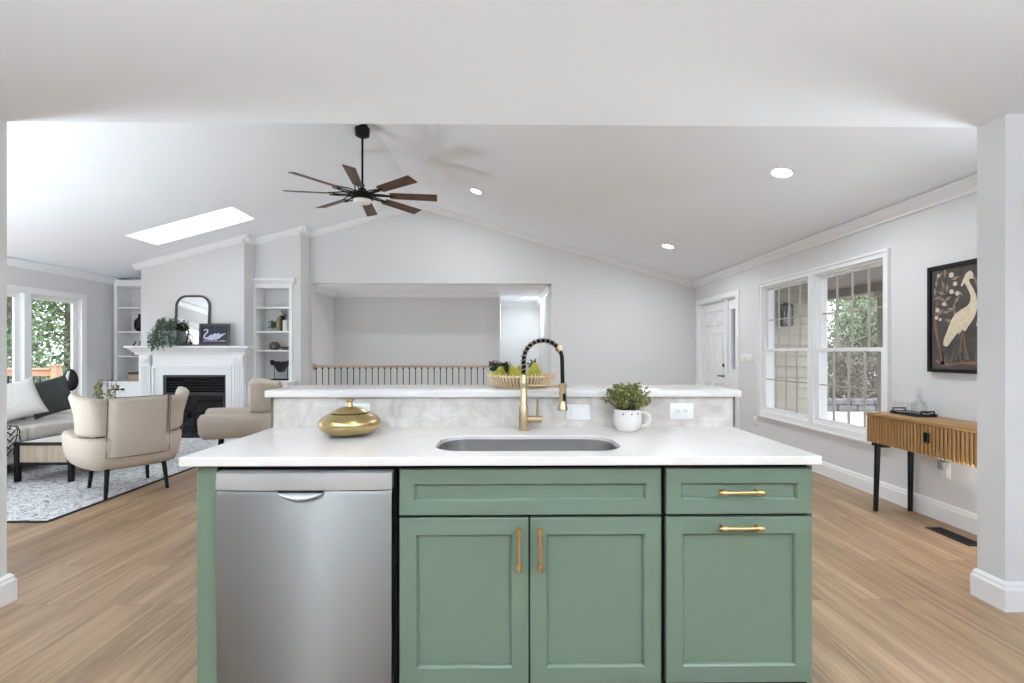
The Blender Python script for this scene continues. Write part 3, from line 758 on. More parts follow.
# faucet
fx, fy = .081, 2.185
fa = thing('kitchen_faucet', (fx, fy, .914), 'tall brass spring neck faucet with black hose behind the sink', 'faucet')
k = MB(); k.lathe([(0, .914), (.026, .914), (.026, .920), (.0215, .924), (.0215, 1.018), (.0185, 1.024), (.0145, 1.030), (.0145, 1.160), (.0125, 1.166), (0, 1.166)], (fx, fy, 0), 28); k.build('body', M['faucet'], fa)
k = MB(); k.cyl((fx + .015, fy, .963), (fx + .078, fy, .963), .0165, n=20); k.cyl((fx + .078, fy, .963), (fx + .082, fy, .963), .0145, n=20); hv = k.build('valve', M['faucet'], fa)
k = MB(); k.cyl((fx + .062, fy, .978), (fx + .064, fy, 1.056), .0068, .0055, n=12); k.build('lever', M['faucet'], hv)
arc = []
rr = .0875; cxa = fx + rr
for i in range(7): arc.append((fx, fy, 1.160 + .075 * i / 6))
for i in range(1, 29):
    a = PI - PI * i / 28 * .985; arc.append((cxa + rr * math.cos(a), fy, 1.235 + rr * math.sin(a)))
lastx = arc[-1][0]
for i in range(1, 8): arc.append((lastx + .0025 * i / 7, fy, 1.235 - .112 * i / 7))
k = MB(); k.tube(arc, .0092, 14); k.build('hose', M['rubber'], fa)
# coil of wire wound round the first part of the hose
coilpath = [Vector(p) for p in arc[:30]]
dist = [0]
for a_, b_ in zip(coilpath, coilpath[1:]): dist.append(dist[-1] + (b_ - a_).length)
def along(d_):
    for i in range(len(dist) - 1):
        if d_ <= dist[i + 1]:
            t_ = (d_ - dist[i]) / (dist[i + 1] - dist[i]); return coilpath[i].lerp(coilpath[i + 1], t_), (coilpath[i + 1] - coilpath[i]).normalized()
    return coilpath[-1], (coilpath[-1] - coilpath[-2]).normalized()
hel = []
turns = 14; steps = turns * 14
for i in range(steps + 1):
    p_, t_ = along(dist[-1] * i / steps); n_ = Vector((0, 1, 0)); b_ = t_.cross(n_); an = 2 * PI * turns * i / steps
    hel.append(p_ + (n_ * math.cos(an) + b_ * math.sin(an)) * .0150)
k = MB(); k.tube(hel, .0017, 6); k.build('spring', M['faucet'], fa)
pc, tcn = along(dist[-1])
k = MB(); k.cyl(pc - tcn * .012, pc + tcn * .012, .0155, n=20); k.build('collar', M['faucet'], fa)
hx = arc[-1][0]
k = MB(); k.lathe([(0, 1.128), (.012, 1.128), (.0165, 1.124), (.0165, 1.045), (.018, 1.028), (.0225, 1.020), (.0235, 1.008), (.021, 1.004), (0, 1.004)], (hx, fy, 0), 24); sh_ = k.build('spray_head', M['faucet'], fa)
k = MB(); k.box(hx - .001, hx + .011, fy - .0195, fy - .012, 1.048, 1.082, .003); k.build('spray_button', M['rubber'], sh_)
k = MB(); k.cyl((fx, fy, 1.117), (hx - .012, fy, 1.117), .0052, n=12); k.lathe([(.0165, 1.108), (.0195, 1.108), (.0195, 1.126), (.0165, 1.126), (.0165, 1.108)], (hx, fy, 0), 20); k.lathe([(.0145, 1.106), (.0180, 1.106), (.0180, 1.128), (.0145, 1.128), (.0145, 1.106)], (fx, fy, 0), 20); k.build('holder_arm', M['faucet'], fa)

# cabinets
def shaker(mb, x0, x1, z0, z1, st=.062, y=YF, th=.02):
    """flat frame round a recessed panel, with eased edges"""
    e = .0022; c = .0050
    def loop(i, yy): return [(x0 + i, yy, z0 + i), (x1 - i, yy, z0 + i), (x1 - i, yy, z1 - i), (x0 + i, yy, z1 - i)]
    rings = [loop(0, y + th), loop(0, y + e), loop(e, y), loop(st - c, y), loop(st, y + c), loop(st + .001, y + .012)]
    mb.sweep(rings, cap=False)
    vs = [mb.bm.verts.new(p) for p in loop(st + .001, y + .012)]; mb.bm.faces.new(vs)
    vs = [mb.bm.verts.new(p) for p in loop(0, y + th)]; mb.bm.faces.new(vs)
    bmesh.ops.remove_doubles(mb.bm, verts=mb.bm.verts, dist=1e-6)
def bar_pull(name, parent, a, b, axis):
    """knurled bar handle between two square posts"""
    y = YF - .030; m_ = MB()
    if axis == 'z':
        x = a[0]; z0, z1 = a[1], b[1]
        m_.cyl((x, y, z0 - .004), (x, y, z1 + .004), .0058, n=14)
        for z in (z0 + .012, z1 - .012):
            m_.cyl((x, y, z), (x, YF, z), .0055, n=12); m_.cyl((x, y, z - .009), (x, y, z + .009), .0092, n=16)
    else:
        z = a[1]; x0, x1 = a[0], b[0]
        m_.cyl((x0 - .004, y, z), (x1 + .004, y, z), .0058, n=14)
        for x in (x0 + .012, x1 - .012):
            m_.cyl((x, y, z), (x, YF, z), .0055, n=12); m_.cyl((x - .009, y, z), (x + .009, y, z), .0092, n=16)
    return m_.build(name, M['brass'], parent)
sc_ = thing('sink_base_cabinet', (.085, 1.96, 0), 'sage green two door cabinet under the sink', 'cabinet')
k = MB(); k.box(-.376, .545, YF + .022, 2.27, .10, CT0 - .205); k.box(-.376, .545, YF + .022, 1.70, CT0 - .206, CT0 - .002); k.box(-.376, .545, YF + .075, 2.2, 0, .101); k.build('carcass', M['dark'], sc_, smooth=0)
k = MB(); shaker(k, -.367, .5385, .7065, .866, .056); k.build('false_drawer_front', M['green'], sc_, smooth=0)
for x0, x1, hx_ in ((-.367, .0785, .043), (.0835, .5385, .117)):
    k = MB(); shaker(k, x0, x1, .122, .6965); dr = k.build('door', M['green'], sc_, smooth=0)
    bar_pull('handle', dr, (hx_, .527), (hx_, .668), 'z')
dc = thing('drawer_base_cabinet', (.81, 1.96, 0), 'sage green drawer over pull-out cabinet at the right end of the island', 'cabinet')
k = MB(); k.box(.547, 1.060, YF + .022, 2.27, .10, CT0 - .002); k.box(.547, 1.060, YF + .075, 2.2, 0, .101); k.build('carcass', M['dark'], dc, smooth=0)
k = MB(); shaker(k, .556, 1.066, .7065, .866, .056); dr = k.build('drawer', M['green'], dc, smooth=0); bar_pull('handle', dr, (.733, .789), (.878, .789), 'x')
k = MB(); shaker(k, .556, 1.066, .122, .6965); dr = k.build('door', M['green'], dc, smooth=0); bar_pull('handle', dr, (.733, .667), (.878, .667), 'x')
k = MB(); k.box(1.0605, 1.079, YF + .022, 2.283, 0, CT0 - .001)
tag(k.build('end_panel', M['green'], smooth=0), 'sage green end panel closing the right end of the island', 'cabinet panel')
k = MB(); k.box(-1.060, -.992, YF + .004, 2.283, 0, CT0 - .001, .001)
tag(k.build('end_panel', M['green'], smooth=0), 'sage green end panel left of the dishwasher', 'cabinet panel')

# dishwasher
dw = thing('dishwasher', (-.69, 1.95, 0), 'stainless steel dishwasher built into the left of the island', 'dishwasher')
k = MB(); k.box(-.988, -.382, 1.69, 2.25, .02, .855); k.box(-.992, -.380, 1.672, 1.70, .02, .880); k.build('tub', M['dark'], dw, smooth=0)
k = MB()
nx, nz = 28, 2
def dwy(x):
    u = (x + .686) / .296; return 1.640 - .010 * (1 - u * u) 
secs = []
for i in range(nx + 1):
    x = -.982 + .592 * i / nx; yy = dwy(x)
    secs.append([(x, yy, .10), (x, yy, .782), (x, yy + .004, .797), (x, yy + .012, .8), (x, 1.675, .8), (x, 1.675, .10)])
k.sweep(secs); k.build('door', M['steel'], dw, smooth=40)
k = MB()
pk = [(-.79, -.60)]
secs = []
for i in range(nx + 1):
    x = -.983 + .594 * i / nx; yy = dwy(x) - .004
    secs.append([(x, yy + .002, .802), (x, yy, .81), (x, yy + .004, .858), (x, yy + .014, .863), (x, 1.675, .863), (x, 1.675, .802)])
k.sweep(secs); cp = k.build('control_panel', M['steelpanel'], dw, smooth=40)
k = MB(); 
def crescent(zt, depth, n=16):
    t_ = [(-.772 + .158 * i / n, zt) for i in range(n + 1)]
    b_ = [(-.614 - .158 * i / n, zt - depth * math.sin(PI * i / n) ** .7) for i in range(1, n)]
    return t_ + b_
k.prism(crescent(.8025, .030), 'y', 1.6255, 1.634); k.build('handle_recess', M['dark'], dw, smooth=0)
k = MB(); secs = []
for i in range(21):
    u_ = i / 20; x = -.770 + .154 * u_; dp = .0005 + .026 * math.sin(PI * u_) ** .7; r_ = []
    for j in range(8):
        v_ = j / 7; r_.append((x, 1.6245 - .016 * math.sin(PI * u_) ** .6 * math.sin(PI * (.15 + .85 * (1 - v_))) * (1 if v_ < .98 else .3), .795 - dp * v_))
    r_ += [(x, 1.634, .795 - dp), (x, 1.634, .795)]
    secs.append(r_)
k.sweep(secs); k.build('handle_lip', M['steelpanel'], dw, smooth=60)

# outlets and switches on the backsplash
def wall_plate(name, label, cat, x0, x1, z0, z1, y, kind, group=None):
    t_ = thing(name, ((x0 + x1) / 2, y, z0), label, cat, group=group)
    b_ = MB(); b_.box(x0, x1, y - .006, y, z0, z1, .002); b_.build('cover_plate', M['plastic'], t_)
    return t_
pl = wall_plate('light_switch', 'white double rocker switch plate on the backsplash beside the faucet head', 'light switch', .283, .402, .949, 1.022, 2.27, 0)
k = MB(); k.box(.306, .378, 2.2605, 2.2645, .966, 1.004, .001); k.build('rocker', M['plastic'], pl)
pl = wall_plate('wall_outlet', 'white double outlet on the backsplash right of the potted mug', 'outlet', .775, .890, .952, 1.027, 2.27, 1)
k = MB(); k.box(.797, .868, 2.2605, 2.2645, .971, 1.008, .001); fc = k.build('receptacle', M['plastic'], pl)
k = MB()
for x in (.815, .850):
    k.box(x - .009, x - .0035, 2.2596, 2.261, .993, .9955); k.box(x - .009, x - .0035, 2.2596, 2.261, .983, .9855); k.cyl((x + .006, 2.2596, .989), (x + .006, 2.261, .989), .0022, n=8)
    k.box(x - .001, x + .003, 2.2596, 2.261, .9935, .996)
k.build('slots', M['slot'], fc, smooth=0)
pl = wall_plate('wall_outlet', 'white outlet plate half hidden behind the brass lidded bowl', 'outlet', -.755, -.640, .957, 1.028, 2.27, 1)
k = MB(); k.box(-.733, -.662, 2.2605, 2.2645, .974, 1.011, .001); k.build('receptacle', M['plastic'], pl)

# brass bowl with lid
bx, by = -.672, 2.075
bw = thing('brass_bowl', (bx, by, .914), 'squat round brass bowl with a knobbed lid on the counter', 'bowl')
k = MB()
prof = [(0, 0), (.058, 0), (.064, .004)]
for i in range(0, 17):
    a = -PI * .40 + (PI * .40 + PI * .30) * i / 16
    prof.append((.0405 + .088 * math.cos(a), .050 + .050 * math.sin(a)))
prof += [(.088, .094), (.070, .094), (.066, .088), (0, .088)]
k.lathe(prof, (bx, by, .914), 48); k.build('body', M['oldbrass'], bw)
k = MB(); k.lathe([(0, .095), (.074, .0945), (.078, .098), (.073, .1015), (.055, .112), (.03, .120), (.014, .123), (.0125, .128), (.0105, .142), (.0165, .147), (.016, .153), (.010, .157), (0, .157)], (bx, by, .914), 40); k.build('lid', M['oldbrass'], bw)

# mug with a bushy plant
mx_, my_ = .552, 2.175
mg = thing('potted_plant', (mx_, my_, .914), 'white mug holding a bushy olive green plant on the counter', 'plant')
k = MB(); k.lathe([(0, 0), (.040, 0), (.048, .005), (.058, .018), (.0635, .042), (.0625, .068), (.0595, .092), (.0595, .097), (.056, .097), (.055, .09), (0, .088)], (mx_, my_, .914), 36); mug = k.build('mug', M['ceramic'], mg)
k = MB(); k.tube([(mx_ + .052, my_ - .010, .914 + .082), (mx_ + .075, my_ - .016, .914 + .085), (mx_ + .094, my_ - .020, .914 + .070), (mx_ + .097, my_ - .021, .914 + .048), (mx_ + .085, my_ - .018, .914 + .028), (mx_ + .050, my_ - .010, .914 + .016)], [.007, .0075, .0075, .0075, .007, .0065], 10); k.build('handle', M['ceramic'], mug)
for dx in (-.032, .004, .033):
    yy = my_ - math.sqrt(.0620 ** 2 - dx * dx); k = MB()
    k.prism([(mx_ + dx + (.0048 if i % 2 else .0024) * math.cos(2 * PI * i / 10), .914 + .080 + (.0060 if i % 2 else .0028) * math.sin(2 * PI * i / 10)) for i in range(10)], 'y', yy - .0008, yy + .003)
    k.build('printed_motif', M['motif'], mug, smooth=0)
k = MB(); rl = random.Random(3); tips = []
for i in range(120):
    a = rl.uniform(0, 2 * PI); e = rl.uniform(.05, 1.0) ** .8 * PI / 2; L_ = rl.uniform(.75, 1.05)
    p0 = Vector((mx_ + .03 * math.cos(a), my_ + .03 * math.sin(a), .914 + .09)); dv = Vector((math.cos(a) * math.cos(e) * .094, math.sin(a) * math.cos(e) * .088, .012 + .112 * math.sin(e))) * L_
    p1 = p0 + dv * .55 + Vector((0, 0, .012)); p2 = p0 + dv
    k.tube([p0, p1, p2], [.0012, .001, .0007], 4, m=1)
    for t_ in range(12):
        u = .25 + .75 * t_ / 11; q = p0.lerp(p1, u * 2) if u < .5 else p1.lerp(p2, u * 2 - 1); tips.append(q)
k.leaves(tips, .0155, rl, 0, .6); k.leaves(tips[::2], .013, rl, 0, .6)
k.build('foliage', [M['leaf_olive'], M['stem']], mg, smooth=0, recalc=False)

# rattan basket with pears on the bar
qx, qy, qz = .078, 2.452, 1.090
bk = thing('fruit_basket', (qx, qy, qz), 'shallow pale rattan basket of pears on the raised bar', 'basket')
k = MB(); k.lathe([(0, .003), (.112, .003), (.120, .008), (.146, .026), (.158, .046), (.160, .062), (.155, .062), (.152, .048), (.140, .030), (.112, .011), (0, .011)], (qx, qy, qz), 48); k.build('bowl', M['rattan_dark'], bk)
k = MB()
for i in range(58):
    a = 2 * PI * i / 58; ca, sa = math.cos(a), math.sin(a)
    k.tube([(qx + r_ * ca, qy + r_ * sa, qz + z_) for r_, z_ in ((.118, .006), (.136, .012), (.154, .028), (.165, .048), (.169, .068 + .006 * (i % 2)))], .0042, 6)
k.build('ribs', M['rattan'], bk)
k = MB(); 
for r_, z_, w_ in ((.166, .060, .0042), (.118, .0055, .0050)):
    k.tube([(qx + r_ * math.cos(2 * PI * i / 48), qy + r_ * math.sin(2 * PI * i / 48), qz + z_) for i in range(48)], w_, 8, closed=True)
k.build('rim', M['rattan'], bk)
def pear(x, y, z, s, tilt, az, label):
    t_ = thing('pear', (x, y, z), label, 'pear', group=None); t_.rotation_euler = (tilt * math.cos(az), tilt * math.sin(az), az)
    b_ = MB(); b_.lathe([(0, .002), (.012, 0), (.028, .005), (.039, .018), (.0425, .034), (.040, .050), (.0315, .065), (.0225, .077), (.0165, .088), (.0125, .095), (.006, .098), (0, .097)], (0, 0, 0), 24)
    b_.bm.transform(Matrix.Scale(s, 4)); b_.build('flesh', M['pear'], t_, local=True)
    b_ = MB(); b_.tube([(0, 0, .096 * s), (.002, 0, .108 * s), (.006, .001, .120 * s)], [.0018, .0016, .0022], 6); b_.build('stem', M['stem'], t_, local=True)
    return t_
pear(.143, 2.42, 1.104, 1.14, .05, .3, 'upright pear at the right of the basket, inside the faucet arch')
pear(.050, 2.42, 1.104, 1.02, .25, 2.2, 'tilted pear in the middle of the basket, left of the faucet neck')
pear(-.040, 2.43, 1.104, 1.0, .22, 3.6, 'tilted pear at the left front of the basket')
pear(.060, 2.515, 1.103, 1.0, .2, 1.0, 'pear at the back of the basket')
sp = thing('greenery_sprig', (-.045, 2.45, 1.15), 'dark leafy sprig lying over the left of the basket', 'greenery')
k = MB(); rl = random.Random(11); pts = []
k.tube([(.0, 2.44, 1.108), (-.02, 2.44, 1.160), (-.032, 2.45, 1.190)], .0025, 6, m=1)
for i in range(260):
    a, b_ = rl.uniform(0, 2 * PI), rl.random() ** .5
    pts.append((-.032 + .046 * b_ * math.cos(a), 2.45 + .04 * b_ * math.sin(a), 1.192 + rl.uniform(-.020, .022)))
k.leaves(pts, .020, rl, 0, .55)
for i in range(60): pass
k.leaves([(.0 + .02 * rl.uniform(-1, 1), 2.45 + .03 * rl.uniform(-1, 1), 1.178 + .012 * rl.uniform(-1, 1)) for i in range(60)], .022, rl, 0, .5)
k.build('foliage', [M['leaf_dark'], M['stem']], sp, smooth=0, recalc=False)
sp = thing('greenery_sprig', (.10, 2.46, 1.15), 'small leafy sprig rising behind the faucet neck in the basket', 'greenery')
k = MB(); k.tube([(.075, 2.46, 1.105), (.092, 2.46, 1.165), (.120, 2.46, 1.200), (.150, 2.455, 1.215)], [.002, .0018, .0014, .001], 6, m=1)
k.leaves([(.095 + .05 * u_, 2.46 + .012 * rl.uniform(-1, 1), 1.185 + .028 * u_ + .006 * rl.random()) for u_ in [rl.random() for q_ in range(30)]], .026, rl, 0, .4)
k.build('foliage', [M['leaf_dark'], M['stem']], sp, smooth=0, recalc=False)

# ================================================================== RIGHT SIDE: console, art, vent
ct_ = thing('console_table', (3.10, 3.29, 0), 'honey oak console table with slatted doors and black legs by the right wall', 'console table')
CX, CZ0, CZ1 = 2.93, .545, .785; CY0, CY1 = 2.72, 3.862; CXB = 3.262
k = MB(); k.box(CX - .004, CXB, CY0, CY1, CZ1 - .022, CZ1, .002); k.build('top', M['oaktop'], ct_)
k = MB(); k.box(CX + .014, CXB, CY0 + .002, CY0 + .022, CZ0, CZ1 - .0225); k.box(CX + .014, CXB, CY1 - .022, CY1 - .002, CZ0, CZ1 - .0225); k.box(CX + .014, CXB, CY0 + .022, CY1 - .022, CZ0, CZ0 + .018); k.box(CXB - .01, CXB, CY0 + .022, CY1 - .022, CZ0 + .018, CZ1 - .0225)
k.box(CX + .001, CX + .014, CY1 - .012, CY1, CZ0, CZ1 - .0225); k.box(CX + .001, CX + .014, CY0, CY0 + .012, CZ0, CZ1 - .0225)
k.build('body', M['oak'], ct_, smooth=0)
ym = 3.300
for (ya, yb, hy) in ((ym + .002, CY1 - .014, ym + .012), (CY0 + .014, ym - .002, ym - .012)):
    k = MB(); k.box(CX + .010, CX + .0135, ya, yb, CZ0 + .004, CZ1 - .026)
    n_ = int((yb - ya) / .0285)
    for i in range(n_):
        y_ = ya + (yb - ya) * (i + .5) / n_; k.box(CX, CX + .010, y_ - .0095, y_ + .0095, CZ0 + .004, CZ1 - .026, .002, seg=1)
    dd = k.build('door', M['oak'], ct_, smooth=0)
    k = MB(); k.box(CX - .016, CX, hy - .006, hy + .006, .640, .708, .002); k.build('handle', M['black'], dd)
for (x, y, dx, dy) in ((CX + .035, CY1 - .07, -.012, .006), (CXB - .03, CY1 - .07, .0, .006), (CX + .035, CY0 + .07, -.012, -.006), (CXB - .03, CY0 + .07, .0, -.006)):
    k = MB(); k.tube([(x, y, CZ0), (x + dx, y + dy, 0)], [.022, .0165], 14); k.box(x - .03, x + .03, y - .09 if dy > 0 else y - .028, y + .028 if dy > 0 else y + .09, CZ0 - .022, CZ0, .003); k.build('leg', M['blackwood'], ct_)
tr = thing('serving_tray', (3.135, 3.68, .785), 'dark metal tray with raised handles on the oak console', 'tray')
k = MB(); k.prism(rrect(3.055, 3.225, 3.53, 3.80, .03), 'z', .786, .792); rim_ = [(x, y, .800) for x, y in rrect(3.055, 3.225, 3.53, 3.80, .03)]; k.tube(rim_, .0045, 6, closed=True)
k.build('base', M['black'], tr)
for yy in (3.535, 3.795):
    k = MB(); k.tube([(3.09, yy, .80), (3.09, yy, .824), (3.19, yy, .824), (3.19, yy, .80)], .006, 8); k.build('handle', M['black'], tr)
dcn = thing('glass_decanter', (3.15, 3.62, .792), 'clear glass decanter on the dark tray', 'decanter')
k = MB(); k.lathe([(0, .0), (.045, 0), (.050, .01), (.050, .075), (.040, .095), (.018, .115), (.016, .135), (.026, .140), (.026, .145), (.014, .144), (.014, .118), (.036, .094), (.047, .074), (.047, .012), (0, .008)], (3.15, 3.62, .793), 28); k.build('bottle', M['tumbler'], dcn)
k = MB(); k.lathe([(0, .136), (.013, .136), (.013, .148), (.008, .152), (.020, .162), (.023, .178), (.016, .192), (0, .196)], (3.15, 3.62, .793), 20); k.build('stopper', M['tumbler'], dcn)
for (x, y, lab) in ((3.10, 3.75, 'clear tumbler at the far end of the tray, nearest the window'), (3.18, 3.72, 'clear tumbler on the tray between the decanter and the wall')):
    k = MB(); k.lathe([(0, 0), (.034, 0), (.037, .004), (.040, .085), (.037, .085), (.034, .012), (0, .010)], (x, y, .793), 24)
    tag(k.build('drinking_glass', M['tumbler']), lab, 'glass')

# framed bird painting
PY0, PY1, PZ0, PZ1 = 3.115, 3.660, 1.118, 1.918
pa = thing('framed_painting', (XR - .02, 3.43, PZ0), 'black framed painting of a cream wading bird on a dark ground', 'painting')
k = MB(); fw = .026
k.prism([(PY0, PZ0), (PY0, PZ1), (PY1, PZ1), (PY1, PZ0)], 'x', XR - .034, XR - .001, holes=[[(PY0 + fw, PZ0 + fw), (PY0 + fw, PZ1 - fw), (PY1 - fw, PZ1 - fw), (PY1 - fw, PZ0 + fw)]]); k.build('frame', M['blackwood'], pa, smooth=0)
cv = MB(); xs_ = XR - .020
cv.box(xs_, XR - .003, PY0 + fw - .002, PY1 - fw + .002, PZ0 + fw - .002, PZ1 - fw + .002, m=0)
W_, H_ = PY1 - PY0, PZ1 - PZ0
lay = [0]
def A(u, v): return (PY1 - u * W_, PZ0 + v * H_)       # u from the far (left) side, v up
def shape(poly, m, lift=1):
    cv.prism([A(*p) for p in poly], 'x', xs_ - .0006 * lift, xs_ + .001, m=m)
def spline(pts, n=8):
    out = []
    N_ = len(pts)
    for i in range(N_):
        p0, p1, p2, p3 = pts[i - 1], pts[i], pts[(i + 1) % N_], pts[(i + 2) % N_]
        for j in range(n):
            t_ = j / n
            out.append(tuple(.5 * (2 * p1[c_] + (p2[c_] - p0[c_]) * t_ + (2 * p0[c_] - 5 * p1[c_] + 4 * p2[c_] - p3[c_]) * t_ * t_ + (3 * p1[c_] - p0[c_] - 3 * p2[c_] + p3[c_]) * t_ ** 3) for c_ in (0, 1)))
    return out
def ribbon(pts, w0, w1, m, lift=1):
    L_, Rr = [], []
    for i, p in enumerate(pts):
        a_ = pts[max(i - 1, 0)]; b_ = pts[min(i + 1, len(pts) - 1)]
        tx, ty = (b_[0] - a_[0]) * W_, (b_[1] - a_[1]) * H_; l_ = math.hypot(tx, ty) or 1
        w_ = w0 + (w1 - w0) * i / (len(pts) - 1)
        L_.append((p[0] - ty / l_ * w_ / W_, p[1] + tx / l_ * w_ / H_)); Rr.append((p[0] + ty / l_ * w_ / W_, p[1] - tx / l_ * w_ / H_))
    shape(L_ + Rr[::-1], m, lift)
ra = random.Random(5)
ribbon([(.222, .055), (.187, .186), (.134, .319), (.097, .475), (.13, .66)], .016, .006, 3)
ribbon([(.12, .10), (.30, .075), (.52, .10), (.74, .09), (.92, .11)], .010, .016, 3)
ribbon([(.13, .66), (.22, .74), (.20, .86), (.30, .93)], .005, .003, 3)
for (u, v) in ((.16, .90), (.12, .84), (.22, .82), (.20, .74), (.28, .78), (.36, .74), (.14, .70), (.24, .63), (.34, .58), (.42, .66), (.46, .72), (.18, .56), (.30, .48), (.25, .92), (.40, .86), (.29, .68), (.27, .56), (.38, .60), (.40, .53), (.21, .68), (.10, .76), (.80, .66), (.78, .50), (.88, .82), (.76, .80)):
    a_ = ra.uniform(0, 2 * PI); l_ = .065
    shape([(u + l_ * math.cos(a_), v + l_ * .7 * math.sin(a_)), (u + .022 * math.sin(a_), v - .016 * math.cos(a_)), (u - l_ * math.cos(a_), v - l_ * .7 * math.sin(a_)), (u - .022 * math.sin(a_), v + .016 * math.cos(a_))], 4)
for (u, v, r_) in ((.343, .894, .034), (.398, .809, .028), (.347, .741, .030), (.431, .719, .028), (.24, .636, .028), (.138, .584, .030), (.123, .514, .026), (.18, .494, .02), (.72, .43, .034), (.86, .56, .03), (.15, .91, .018), (.84, .75, .028), (.80, .88, .024)):
    shape([(u + r_ / W_ * .58 * math.cos(2 * PI * i / 14), v + r_ / H_ * .58 * math.sin(2 * PI * i / 14)) for i in range(14)], 2, 2)
for i in range(26):
    u = ra.uniform(.2, .92); h_ = ra.uniform(.06, .16); b_ = ra.uniform(-.07, .07)
    ribbon([(u, .10), (u + b_ * .4, .10 + h_ * .6), (u + b_, .10 + h_)], .005, .001, 5)
body = [(.681, .82), (.653, .86), (.611, .904), (.547, .88), (.521, .828), (.56, .766), (.602, .705), (.611, .649), (.572, .6), (.47, .565), (.378, .516), (.323, .449), (.279, .376), (.237, .309), (.229, .256), (.283, .242), (.343, .289), (.417, .351), (.45, .364), (.453, .346), (.503, .387), (.538, .374), (.58, .417), (.626, .456), (.67, .508), (.694, .561), (.699, .621), (.684, .681), (.648, .741), (.604, .795), (.591, .829), (.635, .833)]
shape(spline(body, 4), 1, 2)
shape([(.640, .868), (.690, .828), (.715, .715), (.655, .83)], 4, 3)
shape([(.534, .873), (.477, .785), (.495, .776), (.554, .829)], 1, 1)
for q in ([(.26, .28), (.40, .40), (.56, .47)], [(.27, .33), (.42, .45), (.58, .52)], [(.33, .43), (.46, .51), (.58, .56)], [(.46, .37), (.56, .44), (.66, .52)]): ribbon(q, .003, .001, 2, 3)
ribbon([(.503, .39), (.477, .249), (.461, .112)], .006, .004, 3, 2); ribbon([(.508, .385), (.534, .249), (.563, .114)], .006, .004, 3, 2)
cv.build('canvas', [M['art_ground'], M['art_cream'], M['art_pale'], M['art_rust'], M['art_leaf'], M['art_reed']], pa, smooth=0)

# floor register
vt = thing('floor_register', (3.085, 3.27, 0), 'black metal floor vent in front of the right baseboard', 'floor vent')
k = MB(); k.prism([(3.028, 3.10), (3.028, 3.43), (3.142, 3.43), (3.142, 3.10)], 'z', .0005, .006, holes=[[(3.042, 3.115), (3.042, 3.415), (3.128, 3.415), (3.128, 3.115)]]); k.box(3.042, 3.128, 3.115, 3.415, .0005, .0015); k.build('frame', M['black'], vt, smooth=0)
k = MB()
for i in range(24):
    y_ = 3.12 + .29 * i / 23; k.box(3.043, 3.127, y_ - .0035, y_ + .0035, .0016, .005)
k.build('louvers', M['black'], vt, smooth=0)
# outlets, switches on the right wall
def side_plate(name, label, cat, y0, y1, z0, z1):
    t_ = thing(name, (XR - .002, (y0 + y1) / 2, z0), label, cat)
    b_ = MB(); b_.box(XR - .007, XR - .0005, y0, y1, z0, z1, .002); b_.build('cover_plate', M['plastic'], t_)
    return t_
t_ = side_plate('wall_outlet', 'white outlet with a grey plug under the oak console', 'outlet', 3.50, 3.575, .33, .445)
k = MB(); k.box(XR - .010, XR - .007, 3.517, 3.558, .345, .43, .001); k.build('receptacle', M['plastic'], t_)
k = MB(); k.box(XR - .045, XR - .0105, 3.515, 3.56, .395, .455, .004); k.tube([(XR - .03, 3.54, .45), (XR - .03, 3.54, .50), (XR - .02, 3.54, .546)], .004, 6)
tag(k.build('power_adapter', M['adapter']), 'grey plug adapter in the outlet under the console', 'plug')
t_ = side_plate('wall_outlet', 'white outlet low on the right wall left of the window', 'outlet', 6.22, 6.295, .31, .425)
k = MB(); k.box(XR - .010, XR - .007, 6.237, 6.278, .325, .41, .001); k.build('receptacle', M['plastic'], t_)
t_ = side_plate('light_switch', 'white wide switch plate between the front door and the window', 'light switch', 6.34, 6.66, 1.13, 1.245)
for i in range(4):
    k = MB(); k.box(XR - .011, XR - .007, 6.378 + .068 * i, 6.418 + .068 * i, 1.155, 1.22, .001); k.build('rocker', M['plastic'], t_)

# ================================================================== FAN
fl = thing('ceiling_fan', (-1.615, 5.42, 2.95), 'black ceiling fan with eight walnut blades hanging near the ridge', 'ceiling fan')
FXc, FYc = -1.615, 5.42
zt = zc(FXc)
k = MB(); k.lathe([(0, zt - .115), (.05, zt - .115), (.078, zt - .10), (.082, zt - .03), (.082, zt - .02), (0, zt - .02)], (FXc, FYc, 0), 28)
k.lathe([(.060, zt - .025), (.060, zt + .03), (0, zt + .03)], (FXc, FYc, 0), 20); k.build('canopy', M['black'], fl)
k = MB(); k.cyl((FXc, FYc, zt - .11), (FXc, FYc, 3.06), .0125, n=14); k.build('downrod', M['black'], fl)
k = MB(); k.lathe([(0, 3.155), (.022, 3.155), (.024, 3.11), (.045, 3.10), (.050, 3.075), (.085, 3.06), (.125, 3.045), (.130, 3.00), (.105, 2.985), (.095, 2.975), (0, 2.975)], (FXc, FYc, 0), 32); k.build('motor_housing', M['black'], fl)
k = MB(); k.lathe([(.098, 2.985), (.100, 2.965), (.085, 2.945), (.05, 2.935), (0, 2.932)], (FXc, FYc, 0), 32); k.build('light_lens', M['fanlens'], fl)
blade0 = None
